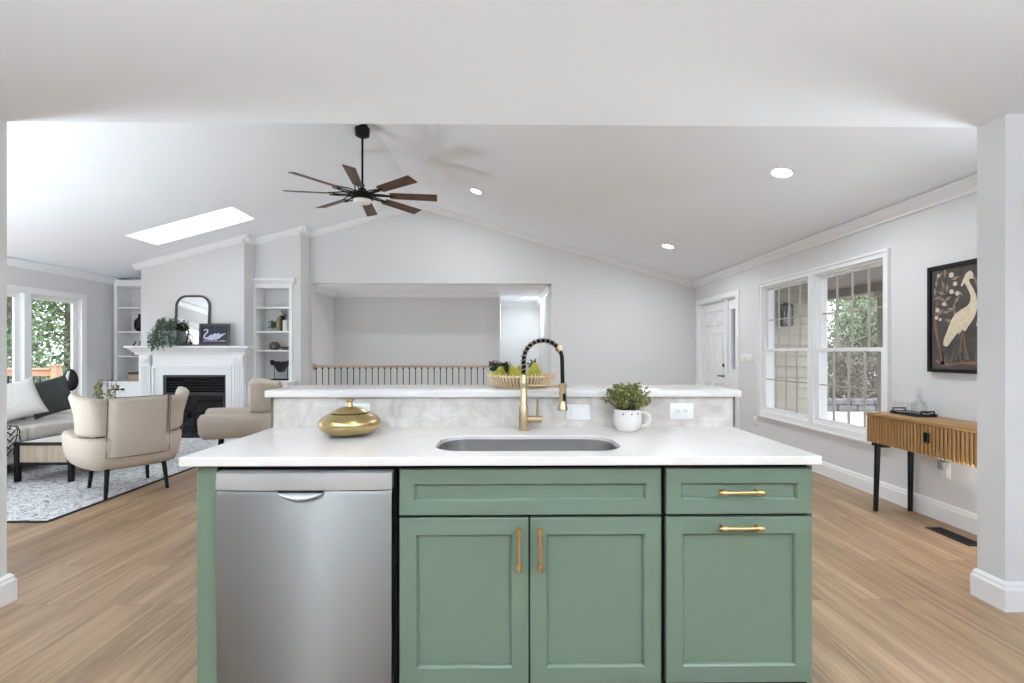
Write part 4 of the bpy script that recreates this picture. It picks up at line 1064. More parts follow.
for i in range(8):
    a = R(8 + 45 * i)
    piv = thing('blade', (0, 0, 0), None, None) if False else None
    k = MB()
    x0, x1 = .30, .83
    tw = R(-14)
    ring = []
    for x, w_ in ((x0, .050), (x0 + .03, .056), (x1 - .01, .066), (x1, .064)):
        ring.append([(x, -w_ * math.cos(tw), .004 - w_ * math.sin(tw)), (x, w_ * math.cos(tw), .004 + w_ * math.sin(tw)), (x, w_ * math.cos(tw), -.004 + w_ * math.sin(tw)), (x, -w_ * math.cos(tw), -.004 - w_ * math.sin(tw))])
    k.sweep(ring)
    bl = k.build('blade', M['walnut'], fl, local=True, smooth=0)
    k = MB(); k.tube([(.11, -.035, .0), (.20, -.050, -.006), (.30, -.030, -.010), (.36, -.022, -.012)], .007, 8); k.tube([(.11, .035, .0), (.20, .050, .006), (.30, .030, .0), (.36, .022, -.002)], .007, 8); k.tube([(.10, 0, .0), (.32, 0, -.008)], .008, 8)
    k.build('blade_iron', M['black'], bl, local=True)
    bl.rotation_euler = (0, 0, a); bl.location = (0, 0, 3.04 - 2.95)

# ================================================================== FIREPLACE
fp = thing('fireplace', (-4.93, 7.56, 0), 'white mantelpiece with fluted pilasters round a dark fireplace', 'fireplace')
k = MB()
MP = [(0, 0), (0, 1.365), (.235, 1.365), (.235, 1.342), (.215, 1.335), (.20, 1.315), (.165, 1.285), (.15, 1.255), (.135, 1.25), (.135, 1.235), (.0, 1.235)]
def mantel_sec(x, inset): return [(x + inset * s_, YC - max(o_ - .0, 0) if o_ > 0 else YC - .001, z_) for (o_, z_), s_ in zip(MP[1:], [0] * 10)]
secs = []
def shelf_ring(o_, z_): return [(-5.70 - o_, YC - .001, z_), (-5.70 - o_, YC - .0 - o_, z_), (-4.18 + o_ , YC - o_, z_), (-4.18 + o_, YC - .001, z_)]
k.sweep([shelf_ring(o_, z_) for o_, z_ in ((.09, 1.225), (.10, 1.24), (.105, 1.262), (.13, 1.290), (.155, 1.318), (.165, 1.330), (.19, 1.336), (.192, 1.362), (.19, 1.365))])
k.build('mantel_shelf', M['trim'], fp, smooth=0)
k = MB(); k.box(-5.53, -4.30, YC - .075, YC - .001, 1.05, 1.225); k.box(-5.535, -4.295, YC - .088, YC - .07, 1.045, 1.068, .003); k.box(-5.535, -4.295, YC - .084, YC - .07, 1.20, 1.224, .003); k.build('frieze', M['trim'], fp, smooth=0)
for x0, x1 in ((-5.735, -5.56), (-4.29, -4.115)):
    k = MB(); k.box(x0, x1, YC - .092, YC - .001, .0, 1.225); k.box(x0 - .008, x1 + .008, YC - .104, YC - .001, 0, .14, .004)
    for i in range(5):
        xx = x0 + .022 + (x1 - x0 - .044) * (i + .5) / 5; k.cyl((xx, YC - .092, .17), (xx, YC - .092, 1.06), .011, n=10)
    pi_ = k.build('pilaster', M['trim'], fp)
    k = MB(); xm = (x0 + x1) / 2; k.box(x0 + .012, x1 - .012, YC - .104, YC - .09, 1.085, 1.21, .003)
    for r_ in (.050, .030, .012):
        k.tube([(xm + r_ * math.cos(2 * PI * i / 24), YC - .105, 1.147 + r_ * math.sin(2 * PI * i / 24)) for i in range(24)], .006, 6, closed=True)
    k.build('rosette', M['trim'], pi_)
k = MB(); k.prism([(-5.56, 0), (-5.56, 1.05), (-4.29, 1.05), (-4.29, 0), (FX1, 0), (FX1, FZ), (FX0, FZ), (FX0, 0)], 'y', YC - .055, YC - .001)
k.prism([(-5.545, 0), (-5.545, 1.045), (-4.305, 1.045), (-4.305, 0), (-4.335, 0), (-4.335, 1.015), (-5.515, 1.015), (-5.515, 0)], 'y', YC - .082, YC - .05)
k.build('surround', M['trim'], fp, smooth=0)
k = MB(); k.prism([(FX0 + .002, .006), (FX0 + .002, FZ - .002), (FX1 - .002, FZ - .002), (FX1 - .002, .006)], 'y', YC - .045, YC - .015, holes=[[(FX0 + .05, .05), (FX0 + .05, FZ - .035), (FX1 - .03, FZ - .035), (FX1 - .03, .05)]])
k.box(FX0 + .04, FX1 - .02, YC - .040, YC - .018, .60, .635); k.build('firebox_frame', M['iron'], fp, smooth=0)
k = MB()
for i in range(5):
    z_ = .655 + .045 * i; k.hexa([(FX0 + .05, YC - .03, z_), (FX1 - .03, YC - .03, z_), (FX1 - .03, YC - .004, z_ + .022), (FX0 + .05, YC - .004, z_ + .022)], [(FX0 + .05, YC - .034, z_ + .008), (FX1 - .03, YC - .034, z_ + .008), (FX1 - .03, YC - .008, z_ + .03), (FX0 + .05, YC - .008, z_ + .03)])
k.build('louver_panel', M['iron'], fp, smooth=0)
xm = (FX0 + FX1) / 2
for x0, x1 in ((FX0 + .052, xm - .012), (xm + .012, FX1 - .032)):
    k = MB(); k.box(x0, x1, YC - .028, YC - .022, .05, .60); dg = k.build('glass_door', M['fireglass'], fp, smooth=0)
    k = MB(); k.prism([(x0, .05), (x0, .60), (x1, .60), (x1, .05)], 'y', YC - .036, YC - .0285, holes=[[(x0 + .018, .068), (x0 + .018, .582), (x1 - .018, .582), (x1 - .018, .068)]]); k.build('door_frame', M['iron'], dg, smooth=0)
k = MB(); k.box(FX0 + .004, FX1 - .004, YC + .0, YC + .42, .004, .02); k.box(FX0 + .004, FX1 - .004, YC + .40, YC + .42, .02, FZ - .004); k.box(FX0 + .004, FX0 + .02, YC, YC + .4, .02, FZ - .004); k.box(FX1 - .02, FX1 - .004, YC, YC + .4, .02, FZ - .004); k.build('firebox', M['firebrick'], fp, smooth=0)
k = MB(); k.box(-5.75, -4.10, 7.165, YC - .106, .0005, .02, .003)
tag(k.build('hearth_slab', M['slate']), 'black slate hearth slab on the floor before the fireplace', 'hearth')

# mantel things
ZM = 1.3655
tp = thing('trailing_plant', (-5.23, 7.52, ZM), 'trailing green plant in a pale grey pot on the left of the mantel', 'plant')
px, py = -5.235, 7.50
k = MB(); k.lathe([(0, 0), (.088, 0), (.098, .01), (.112, .18), (.115, .235), (.107, .235), (.102, .19), (0, .19)], (px, py, ZM), 28); k.build('pot', M['pot_grey'], tp)
k = MB(); rl = random.Random(21); pts = []
for i in range(60):
    a = rl.uniform(0, 2 * PI); r1 = rl.uniform(.12, .27); dp = rl.uniform(.10, .42)
    if math.sin(a) > .2: r1 *= .45
    ca, sa = math.cos(a), math.sin(a)
    zb = ZM + .36 - dp
    if r1 * -sa < .08 + .0: zb = max(zb, ZM + .02)
    if (i % 11) == 0 : ca, sa, r1, zb = -.55, -.83, .20, ZM - .06
    P_ = [(px + .05 * ca, py + .05 * sa, ZM + .05), (px + r1 * .6 * ca, py + r1 * .6 * sa, ZM + .36 + rl.uniform(-.03, .09)), (px + r1 * ca, py + r1 * sa * (1 if sa < 0 else .25), ZM + .05), (px + r1 * 1.03 * ca, py + r1 * 1.0 * sa * (1 if sa < 0 else .25), zb)]
    k.tube(P_, .0016, 4, m=1)
    for t_ in range(42):
        u = t_ / 41 * 2.999; j = int(u); q = Vector(P_[j]).lerp(Vector(P_[j + 1]), u - j); pts.append(q + Vector((rl.uniform(-1, 1), rl.uniform(-1, .6), rl.uniform(-1, 1))) * .012)
k.leaves([p for i, p in enumerate(pts) if i % 4], .036, rl, 0, .5, droop=.5); k.leaves(pts[::4], .034, rl, 2, .5, droop=.5)
k.build('foliage', [M['leaf'], M['stem'], M['leaf_grey']], tp, smooth=0, recalc=False)

def U(x, y, Y):  # helper: pixel ray on a frontal plane -> world x, z (used for measured outlines)
    th = R(.72); u = (x - 512) / 480; v = (352 - y) / 480
    dx = u * math.cos(th) + math.sin(th); dy = -u * math.sin(th) + math.cos(th); t_ = Y / dy
    return dx * t_, 1.27 + v * t_
mi = thing('arched_mirror', (-5.0, 7.62, ZM), 'tall round cornered mirror in a thin bronze frame leaning on the chimney', 'mirror')
mx0, mx1, mz0, mz1 = -5.21, -4.665, ZM + .001, 2.165
def arch(x0, x1, z0, z1, r_):
    o_ = [(x0, z0), (x1, z0)]
    for i in range(11): a = PI / 2 * i / 10; o_.append((x1 - r_ + r_ * math.cos(a), z1 - r_ + r_ * math.sin(a)))
    for i in range(11): a = PI / 2 + PI / 2 * i / 10; o_.append((x0 + r_ + r_ * math.cos(a), z1 - r_ + r_ * math.sin(a)))
    return o_
k = MB(); k.prism(arch(mx0, mx1, mz0, mz1, .17), 'y', -.02, 0, holes=[arch(mx0 + .028, mx1 - .028, mz0 + .028, mz1 - .028, .145)])
g_ = MB(); g_.prism(arch(mx0 + .024, mx1 - .024, mz0 + .024, mz1 - .024, .148), 'y', -.008, -.004)
lean = Matrix.Translation((0, 7.610, ZM)) @ Matrix.Rotation(R(-3.2), 4, 'X') @ Matrix.Translation((0, 0, -ZM))
k.bm.transform(lean); g_.bm.transform(lean)
k.build('frame', M['framewood'], mi, smooth=0); g_.build('mirror_glass', M['mirror'], mi, smooth=0)
sw = thing('framed_print', (-4.53, 7.53, ZM), 'small dark wood frame with a white swan on navy, on the right of the mantel', 'picture')
sx0, sx1, sz1 = -4.765, -4.295, 1.368 + .335
k = MB(); fw = .030
k.prism([(sx0, 0), (sx0, .345), (sx1, .345), (sx1, 0)], 'y', -.022, 0, holes=[[(sx0 + fw, fw), (sx0 + fw, .345 - fw), (sx1 - fw, .345 - fw), (sx1 - fw, fw)]])
c2 = MB(); c2.box(sx0 + fw - .003, sx1 - fw + .003, -.010, -.003, fw - .003, .345 - fw + .003, m=0)
def S(u, v): return (sx0 + fw + u * (sx1 - sx0 - 2 * fw), fw + v * (.345 - 2 * fw))
swan = [(.14, .34), (.18, .48), (.24, .60), (.27, .70), (.25, .78), (.19, .81), (.12, .77), (.08, .70), (.13, .73), (.19, .755), (.215, .72), (.19, .62), (.12, .52), (.09, .40), (.13, .27), (.28, .22), (.50, .21), (.66, .27), (.76, .38), (.92, .58), (.80, .54), (.70, .52), (.66, .60), (.58, .53), (.52, .58), (.44, .50), (.36, .50), (.28, .40), (.20, .36)]
c2.prism([S(*p) for p in spline(swan, 3)], 'y', -.0112, -.009, m=1)
ra = random.Random(9)
for i in range(16):
    u = .10 + .80 * i / 15; h_ = ra.uniform(.03, .10); c2.prism([S(u, .13), S(u + .035, .13), S(u + .03, .13 + h_), S(u + .004, .13 + h_ * .8)], 'y', -.0108, -.009, m=1)
ln2 = Matrix.Translation((0, 7.510, ZM + .0012)) @ Matrix.Rotation(R(-5), 4, 'X')
k.bm.transform(ln2); c2.bm.transform(ln2)
k.build('frame', M['framewood'], sw, smooth=0); c2.build('print', [M['art_navy'], M['art_white']], sw, smooth=0)

# ================================================================== BOOKCASES
def bookcase(loc, label, x0, x1, zshelf, xs0, left):
    t_ = thing('built_in_bookcase', loc, label, 'bookcase')
    st = .055
    b_ = MB()
    z1 = 2.37
    if not left:
        b_.box(x0, x0 + st, YK - .022, YK + .0, .80, z1); b_.box(x1 - st, x1, YK - .022, YK, .80, z1); b_.box(x0 + st, x1 - st, YK - .022, YK, z1 - .045, z1)
        b_.box(x0 + .035, x0 + st - .003, YK, 8.245, .80, z1); b_.box(x1 - st + .003, x1 - .035, YK, 8.245, .80, z1); b_.box(x0 + .036, x1 - .036, YK, 8.245, z1 - .04, z1 - .02)
    else:
        b_.box(x0, x0 + st, YK - .022, 8.245, .80, 2.465); b_.box(x1 - st, x1, YK - .022, 8.245, .80, 2.465); b_.box(x0 + st, x1 - st, YK - .022, 8.245, z1 - .02, 2.45)
    fr = b_.build('frame', M['trim'], t_, smooth=0)
    b_ = MB(); b_.box(x0 + .04, x1 - .04, 8.235, 8.255, .80, z1 - .03); b_.build('back_panel', M['wall'], t_, smooth=0)
    for z_ in zshelf:
        b_ = MB(); b_.box(x0 + st - .002, x1 - st + .002, YK - .004, 8.234, z_ - .026, z_, .002); b_.build('shelf', M['trim'], t_, smooth=0)
    if not left:
        b_ = MB(); cpts = [(0, 2.36), (.014, 2.36), (.018, 2.385), (.035, 2.41), (.055, 2.43), (.066, 2.445), (.066, 2.475), (0, 2.475)]
        def ring(o_, z_): return [(x0 - o_, YK - .001, z_), (x0 - o_, YK - .022 - o_, z_), (x1 + o_, YK - .022 - o_, z_), (x1 + o_, YK - .001, z_)]
        b_.sweep([ring(o_, z_) for o_, z_ in cpts[1:7]]); b_.build('cornice', M['trim'], t_, smooth=0)
    b_ = MB(); 
    if left: b_.box(x0, x1, YK - .30, 8.24, .772, .80, .003)
    else: b_.box(x0 - .03, x1 + .055, YK - .30, 8.234, .772, .80, .003) if False else b_.box(BX1 + .004, x1 + .055, YK - .30, YK - .001, .772, .80, .003)
    b_.build('ledge', M['trim'], t_, smooth=0)
    if not left:
        b_ = MB(); b_.box(x0 + .037, x1 - .037, YK - .001, 8.234, .772, .799); b_.build('ledge', M['trim'], t_, smooth=0)
    ca = MB(); cx0, cx1 = (x0, x1) if left else (BX1 + .006, x1 + .035)
    ca.box(cx0, cx1, YK - .27, YK - .002, .0, .771); cab = ca.build('base_cabinet', M['trim'], t_, smooth=0)
    xm_ = (cx0 + cx1) / 2
    for xa, xb, xh in ((cx0 + .02, xm_ - .003, xm_ - .035), (xm_ + .003, cx1 - .02, xm_ + .035)):
        b_ = MB(); y_ = YK - .292
        s_ = .055
        b_.prism([(xa, .12), (xa, .745), (xb, .745), (xb, .12)], 'y', y_, y_ + .021, holes=[[(xa + s_, .12 + s_), (xa + s_, .745 - s_), (xb - s_, .745 - s_), (xb - s_, .12 + s_)]]); b_.box(xa + s_, xb - s_, y_ + .01, y_ + .02, .12 + s_, .745 - s_)
        do = b_.build('door', M['trim'], cab, smooth=0)
        b_ = MB(); b_.box(xh - .022, xh + .022, y_ - .022, y_, .665, .695, .004); b_.build('handle', M['black'], t_)
    return t_
bookcase((-3.84, 8.1, 0), 'white built-in bookcase between the chimney and the stair opening', -4.165, -3.515, (1.303, 1.617, 2.012), None, False)
bookcase((-6.1, 8.1, 0), 'white built-in bookcase in the corner left of the chimney', -6.42, -5.772, (1.21, 1.612, 2.010), None, True)

# things on the right bookcase (shelf tops at .80, 1.303, 1.617)
ys = 8.08
t_ = thing('potted_plant', (-3.86, ys, 1.617), 'small bushy green plant on the bookcase shelf beside the books', 'plant')
k = MB(); k.lathe([(0, 0), (.028, 0), (.034, .006), (.040, .055), (.036, .055), (0, .05)], (-3.86, ys, 1.6175), 20); k.build('pot', M['pot_grey'], t_)
k = MB(); rl = random.Random(31); k.leaves([(-3.86 + .075 * rl.uniform(-1, 1), ys + .05 * rl.uniform(-1, 1), 1.617 + .05 + .12 * rl.random() ** 1.4) for i in range(260)], .042, rl, 0, .5); k.build('foliage', M['leaf'], t_, smooth=0, recalc=False)
def book(x0, w_, h_, mt_, label, d_=.16):
    t_ = thing('book', (x0 + w_ / 2, ys, 1.617), label, 'book', group='books on the right bookcase')
    b_ = MB(); b_.box(x0, x0 + .004, ys - d_ / 2, ys + d_ / 2, 1.6175, 1.6175 + h_); b_.box(x0 + w_ - .004, x0 + w_, ys - d_ / 2, ys + d_ / 2, 1.6175, 1.6175 + h_); b_.box(x0 + .004, x0 + w_ - .004, ys - d_ / 2, ys - d_ / 2 + .004, 1.6175, 1.6175 + h_); b_.build('cover', mt_, t_, smooth=0)
    b_ = MB(); b_.box(x0 + .0045, x0 + w_ - .0045, ys - d_ / 2 + .005, ys + d_ / 2 - .004, 1.620, 1.6175 + h_ - .005); b_.build('pages', M['paper'], t_, smooth=0)
book(-3.800, .034, .225, M['book_tan'], 'tan upright book next to the small shelf plant')
book(-3.765, .028, .250, M['book_brown'], 'olive brown upright book, middle of the three')
book(-3.736, .010, .262, M['book_dark'], 'tall dark upright book beside the white vase')
t_ = thing('vase', (-3.675, ys, 1.617), 'white shelf vase with dark bare sprigs, right of the books', 'vase')
k = MB(); k.lathe([(0, 0), (.042, 0), (.046, .005), (.046, .17), (.040, .185), (.036, .185), (.036, .17), (0, .16)], (-3.675, ys - .03, 1.6175), 24); k.build('vessel', M['ceramic'], t_)
k = MB(); rl = random.Random(33)
for dx, dz in ((-.05, .16), (.0, .20), (.03, .14), (-.02, .13)):
    P_ = [(-3.675, ys - .03, 1.78), (-3.675 + dx * .4, ys - .035, 1.80 + dz * .5), (-3.675 + dx, ys - .04, 1.80 + dz)]
    k.tube(P_, .002, 4, m=1); k.leaves([Vector(P_[1]).lerp(Vector(P_[2]), rl.random()) for i in range(14)], .03, rl, 0, .4)
k.build('sprigs', [M['leaf_dark'], M['stem']], t_, smooth=0, recalc=False)
k = MB(); k.lathe([(0, 0), (.04, 0), (.075, .03), (.085, .07), (.072, .11), (.04, .135), (.025, .138), (.022, .13), (0, .128)], (-3.87, ys, 1.3035), 28)
tag(k.build('wooden_vase', M['vessel']), 'round brown turned wood pot on the shelf below the books', 'vase')
k = MB(); k.sweep([[(-3.69 + x_ - .0, ys + wy * math.cos(a), 1.3035 + z_ + wz * math.sin(a)) for a in [2 * PI * i / 12 for i in range(12)]] for x_, z_, wy, wz in ((-.10, .050, .006, .004), (-.07, .040, .045, .018), (-.02, .032, .065, .026), (.03, .030, .065, .026), (.07, .042, .045, .018), (.09, .056, .006, .004))])
k.box(-3.73, -3.67, ys - .03, ys + .03, 1.3032, 1.314, .002)
tag(k.build('driftwood_bowl', M['vessel']), 'dark boat shaped wooden bowl at the right of the shelf below the books', 'bowl')
t_ = thing('horn_sculpture', (-3.74, ys, .80), 'black abstract sculpture on two thin posts at the bookcase bottom', 'sculpture')
k = MB(); k.box(-3.93, -3.61, ys - .05, ys + .05, .8002, .822, .003); k.build('stand', M['blackwood'], t_)
k = MB(); k.cyl((-3.875, ys, .82), (-3.875, ys, 1.05), .005, n=8); k.cyl((-3.655, ys, .82), (-3.655, ys, 1.05), .005, n=8); k.build('posts', M['black'], t_)
k = MB()
hornpoly = [(-.17, .34), (-.19, .30), (-.165, .25), (-.12, .245), (-.085, .20), (-.06, .155), (.0, .13), (.06, .155), (.085, .20), (.12, .245), (.165, .25), (.19, .30), (.17, .34), (.13, .325), (.09, .305), (.045, .315), (.0, .295), (-.045, .315), (-.09, .305), (-.13, .325)]
k.prism([(-3.765 + x_ * .9, .80 + z_) for x_, z_ in spline(hornpoly, 3)], 'y', ys - .028, ys + .028); o_ = k.build('carving', M['sculpt'], t_, smooth=60)
# things on the left bookcase
t_ = thing('vase', (-6.10, ys, 1.612), 'dark round vase on the left bookcase, half hidden by the chimney', 'vase')
k = MB(); k.lathe([(0, 0), (.04, 0), (.075, .05), (.085, .12), (.070, .19), (.03, .235), (.026, .27), (.036, .29), (.028, .29), (.020, .25), (0, .24)], (-6.10, ys, 1.6125), 28); k.build('vessel', M['sculpt'], t_)
t_ = thing('branch_sculpture', (-6.15, ys, 1.21), 'dark twisted branch ornament on the left bookcase', 'sculpture')
k = MB(); k.box(-6.22, -6.08, ys - .04, ys + .04, 1.2102, 1.222, .002)
for P_ in ([(-6.18, ys, 1.215), (-6.22, ys, 1.27), (-6.17, ys, 1.33), (-6.10, ys, 1.36)], [(-6.13, ys, 1.215), (-6.16, ys, 1.29), (-6.11, ys, 1.40), (-6.10, ys + .02, 1.46)], [(-6.17, ys, 1.32), (-6.19, ys - .02, 1.38), (-6.15, ys - .03, 1.44)]): k.tube(P_, [.012, .010, .008, .005][:len(P_)], 8)
k.build('branches', M['sculpt'], t_)
t_ = thing('wicker_box', (-6.1, ys, .80), 'brown lidded box at the bottom of the left bookcase', 'box')
k = MB(); k.box(-6.21, -5.99, 7.97, 8.16, .8003, .90, .004); k.build('body', M['clay'], t_)
k = MB(); k.box(-6.215, -5.985, 7.965, 8.165, .901, .935, .004); k.box(-6.13, -6.07, 8.05, 8.08, .935, .95, .003); k.build('lid', M['vessel'], t_)

# ================================================================== STAIR RAILING
sr = thing('stair_railing', (-1.8, 8.36, 0), 'pale wood handrail with thin black balusters across the stair opening', 'railing')
k = MB(); yr = 8.365
k.sweep([[(x_, yr - .030, 1.000), (x_, yr - .033, 1.022), (x_, yr - .022, 1.040), (x_, yr + .022, 1.040), (x_, yr + .033, 1.022), (x_, yr + .030, 1.000)] for x_ in (-3.333, -.235)]); k.build('handrail', M['railwood'], sr, smooth=30)
k = MB(); k.box(-3.3345, -3.312, yr - .05, yr + .05, .955, 1.065, .006); k.build('wall_rosette', M['railwood'], sr)
for i in range(28):
    x_ = -3.289 + (2.899) * i / 27
    k = MB(); k.cyl((x_, yr, .02), (x_, yr, 1.001), .0075, n=8); k.box(x_ - .014, x_ + .014, yr - .014, yr + .014, .975, 1.0005, .003); k.build('baluster', M['black'], sr)
k = MB(); k.box(-3.333, -.235, yr - .035, yr + .035, .0005, .02); k.build('shoe_rail', M['railwood'], sr, smooth=0)
k = MB(); xn, = (-.19,)
k.box(xn - .045, xn + .045, yr - .045, yr + .045, .0005, .93, .004); k.lathe([(.02, .93), (.045, .932), (.052, .945), (.040, .962), (.030, .985), (.045, 1.01), (.045, 1.035), (.035, 1.05), (.055, 1.07), (.058, 1.10), (.045, 1.13), (0, 1.137)], (xn, yr, 0), 24); k.build('newel_post', M['clay'], sr)

# ================================================================== LIVING ROOM
rg = thing('area_rug', (-4.75, 5.35, 0), 'pale grey flecked rug with a black border under the armchairs', 'rug')
k = MB(); k.box(-6.02, -3.43, 3.63, 7.10, .001, .010); k.build('pile', M['rug'], rg, smooth=0)
k = MB(); k.prism([(-6.035, 3.612), (-3.41, 3.612), (-3.41, 7.118), (-6.035, 7.118)], 'z', .0005, .011, holes=[[(-6.02, 3.63), (-3.43, 3.63), (-3.43, 7.10), (-6.02, 7.10)]]); k.build('binding', M['rugedge'], rg, smooth=0)
ZR_ = .0105

# armchair: front faces +Y in its own frame
def upath(n=40):
    """half-plan of the shell from front left round the back to front right: point, outward normal"""
    ctrl = [(-.375, .43), (-.395, .30), (-.392, .10), (-.375, -.10), (-.33, -.24), (-.25, -.315), (-.12, -.335), (0, -.338), (.12, -.335), (.25, -.315), (.33, -.24), (.375, -.10), (.392, .10), (.395, .30), (.375, .43)]
    pts = []
    for i in range(len(ctrl) - 1):
        p0 = ctrl[max(i - 1, 0)]; p1 = ctrl[i]; p2 = ctrl[i + 1]; p3 = ctrl[min(i + 2, len(ctrl) - 1)]
        for j in range(4):
            t_ = j / 4; pts.append(tuple(.5 * (2 * p1[c_] + (p2[c_] - p0[c_]) * t_ + (2 * p0[c_] - 5 * p1[c_] + 4 * p2[c_] - p3[c_]) * t_ * t_ + (3 * p1[c_] - p0[c_] - 3 * p2[c_] + p3[c_]) * t_ ** 3) for c_ in (0, 1)))
    pts.append(ctrl[-1]); out = []
    for i, p in enumerate(pts):
        a_, b_ = pts[max(i - 1, 0)], pts[min(i + 1, len(pts) - 1)]
        tx, ty = b_[0] - a_[0], b_[1] - a_[1]; l_ = math.hypot(tx, ty); out.append((p, (ty / l_, -tx / l_)))
    return [(Vector((p[0], p[1])), Vector((-n_[0], -n_[1])) if (n_[0] * p[0] + n_[1] * (p[1] - .1)) < 0 else Vector(n_)) for p, n_ in out]
UP = upath()
def armchair(name, loc, rz, label):
    t_ = thing(name, loc, label, 'armchair', rz)
    # lower shell with arms
    b_ = MB(); secs = []
    for (p, n_) in UP:
        fr_ = max(0, min(1, (p.y + .05) / .48))            # toward the arm fronts
        zt_ = .525 + .012 * fr_
        prof = [(-.16, .245), (-.085, .236), (-.035, .262), (-.006, .33), (.010, .42), (.014, zt_ - .03), (.004, zt_ - .006), (-.025, zt_ + .004), (-.080, zt_ - .002), (-.100, zt_ - .03), (-.105, .40), (-.15, .33)]
        secs.append([(p.x + n_.x * o_ * 1.0, p.y + n_.y * o_, z_) for o_, z_ in prof])
    for end, sgn in ((0, 1), (-1, 1)):
        s0 = secs[end]; cx_ = sum(q[0] for q in s0) / len(s0); cz_ = sum(q[2] for q in s0) / len(s0)
        cap = [[(cx_ + (q[0] - cx_) * f_, q[1] + d_, cz_ + (q[2] - cz_) * f_) for q in s0] for f_, d_ in ((.93, .025), (.70, .045))]
        if end == 0: secs = cap[::-1] + secs
        else: secs = secs + cap
    b_.sweep(secs); b_.build('shell', M['fabric'], t_, local=True, smooth=60)
    b_ = MB(); b_.box(-.25, .25, -.24, .40, .236, .30, .02); b_.build('seat_base', M['fabric'], t_, local=True)
    b_ = MB(); b_.box(-.272, .272, -.225, .455, .301, .435, .045, seg=4); b_.build('seat_cushion', M['cream'], t_, local=True)
    # back pad, reclined
    b_ = MB(); secs = []
    for i in range(13):
        x_ = -.222 + .444 * i / 12; e_ = min(1, (.5 - abs(i - 6) / 12) * 8 + .35); yb = -.345 + .030 * (x_ / .22) ** 2
        r_ = []
        for o_, z_ in ((-.012, .352), (-.026, .37), (-.026, .55), (-.050, .72), (-.074, .835), (-.066, .862), (-.025, .872), (.020, .862), (.045, .83), (.070, .70), (.085, .55), (.085, .42), (.07, .38)):
            r_.append((x_, yb + (o_ - .03) * (e_ if abs(o_) > .0 else 1) + .03, z_))
        secs.append(r_)
    b_.sweep(secs); bp_ = b_.build('back_pad', M['fabric'], t_, local=True, smooth=60)
    b_ = MB(); loop = []
    zz = [(.356, -.018), (.55, -.028), (.72, -.053), (.84, -.076), (.868, -.055)]
    ye = lambda x_: -.345 + .030 * (x_ / .22) ** 2
    for z_, o_ in zz: loop.append((-.226, ye(-.226) + o_ + .004, z_))
    for i in range(1, 10): x_ = -.226 + .452 * i / 10; loop.append((x_, ye(x_) - .052, .871))
    for z_, o_ in zz[::-1]: loop.append((.226, ye(.226) + o_ + .004, z_))
    for i in range(1, 10): x_ = .226 - .452 * i / 10; loop.append((x_, ye(x_) - .022, .354))
    b_.tube(loop, .0030, 6, closed=True); b_.build('piping', M['piping'], bp_, local=True)
    # wings: pads that wrap from the back round the sides
    for side in (-1, 1):
        sub = [(p, n_) for p, n_ in UP if p.x * side > .205 and p.y < -.03]
        if side > 0: pass
        else: sub = sub[::-1]
        b_ = MB(); secs = []; N_ = len(sub)
        for i, (p, n_) in enumerate(sub):
            u = i / (N_ - 1); ef = min(1, .55 + 2.2 * min(u, 1 - u)); zt_ = .862 + .062 * u ** 1.3; sl_ = .055
            r_ = []
            for o_, z_ in ((-.03, .540), (.006, .546), (.022, .575), (.030, .68), (.030 + sl_ * .5, .80), (.022 + sl_, zt_ - .03), (sl_, zt_), (-.035 + sl_, zt_ - .004), (-.055 + sl_ * .7, zt_ - .04), (-.075, .70), (-.082, .60), (-.07, .55)):
                o2 = -.025 + (o_ + .025) * ef; r_.append((p.x + n_.x * o2, p.y + n_.y * o2, z_))
            secs.append(r_)
        b_.sweep(secs); wg = b_.build('wing', M['fabric'], t_, local=True, smooth=60)
        b_ = MB(); b_.tube([(p.x + n_.x * .020, p.y + n_.y * .020, .536) for p, n_ in sub], .003, 6); b_.build('piping', M['piping'], wg, local=True)
    for x_, y_, dx, dy in ((-.205, -.255, -.013, -.025), (.205, -.255, .013, -.025), (-.205, .26, -.013, .02), (.205, .26, .013, .02)):
        b_ = MB(); b_.tube([(x_, y_, .25), (x_ + dx * 1.4, y_ + dy * 1.4, .0)], [.020, .0145], 12); b_.build('leg', M['blackwood'], t_, local=True)
    return t_
armchair('armchair', (-3.498, 4.49, ZR_), R(141 - 90), 'oatmeal winged armchair seen from behind, nearest the kitchen')
armchair('armchair', (-3.26, 6.07, ZR_), R(206 - 90), 'oatmeal winged armchair in side view beside the fireplace')

# coffee table
cf = thing('coffee_table', (-4.51, 5.25, ZR_), 'black framed coffee table with pale oak sides and a white top', 'coffee table')
tx0, tx1, ty0, ty1, tz = -4.760, -4.205, 4.70, 5.80, .392
k = MB(); k.box(tx0 + .03, tx1 - .03, ty0 + .03, ty1 - .03, tz - .018, tz - .002); k.build('top', M['ceramic'], cf, smooth=0)
k = MB()
k.prism([(tx0, ty0), (tx1, ty0), (tx1, ty1), (tx0, ty1)], 'z', tz - .028, tz, holes=[[(tx0 + .03, ty0 + .03), (tx1 - .03, ty0 + .03), (tx1 - .03, ty1 - .03), (tx0 + .03, ty1 - .03)]])
k.prism([(tx0 + .004, ty0 + .004), (tx1 - .004, ty0 + .004), (tx1 - .004, ty1 - .004), (tx0 + .004, ty1 - .004)], 'z', .175, .20, holes=[[(tx0 + .04, ty0 + .04), (tx1 - .04, ty0 + .04), (tx1 - .04, ty1 - .04), (tx0 + .04, ty1 - .04)]])
k.build('rails', M['blackwood'], cf, smooth=0)
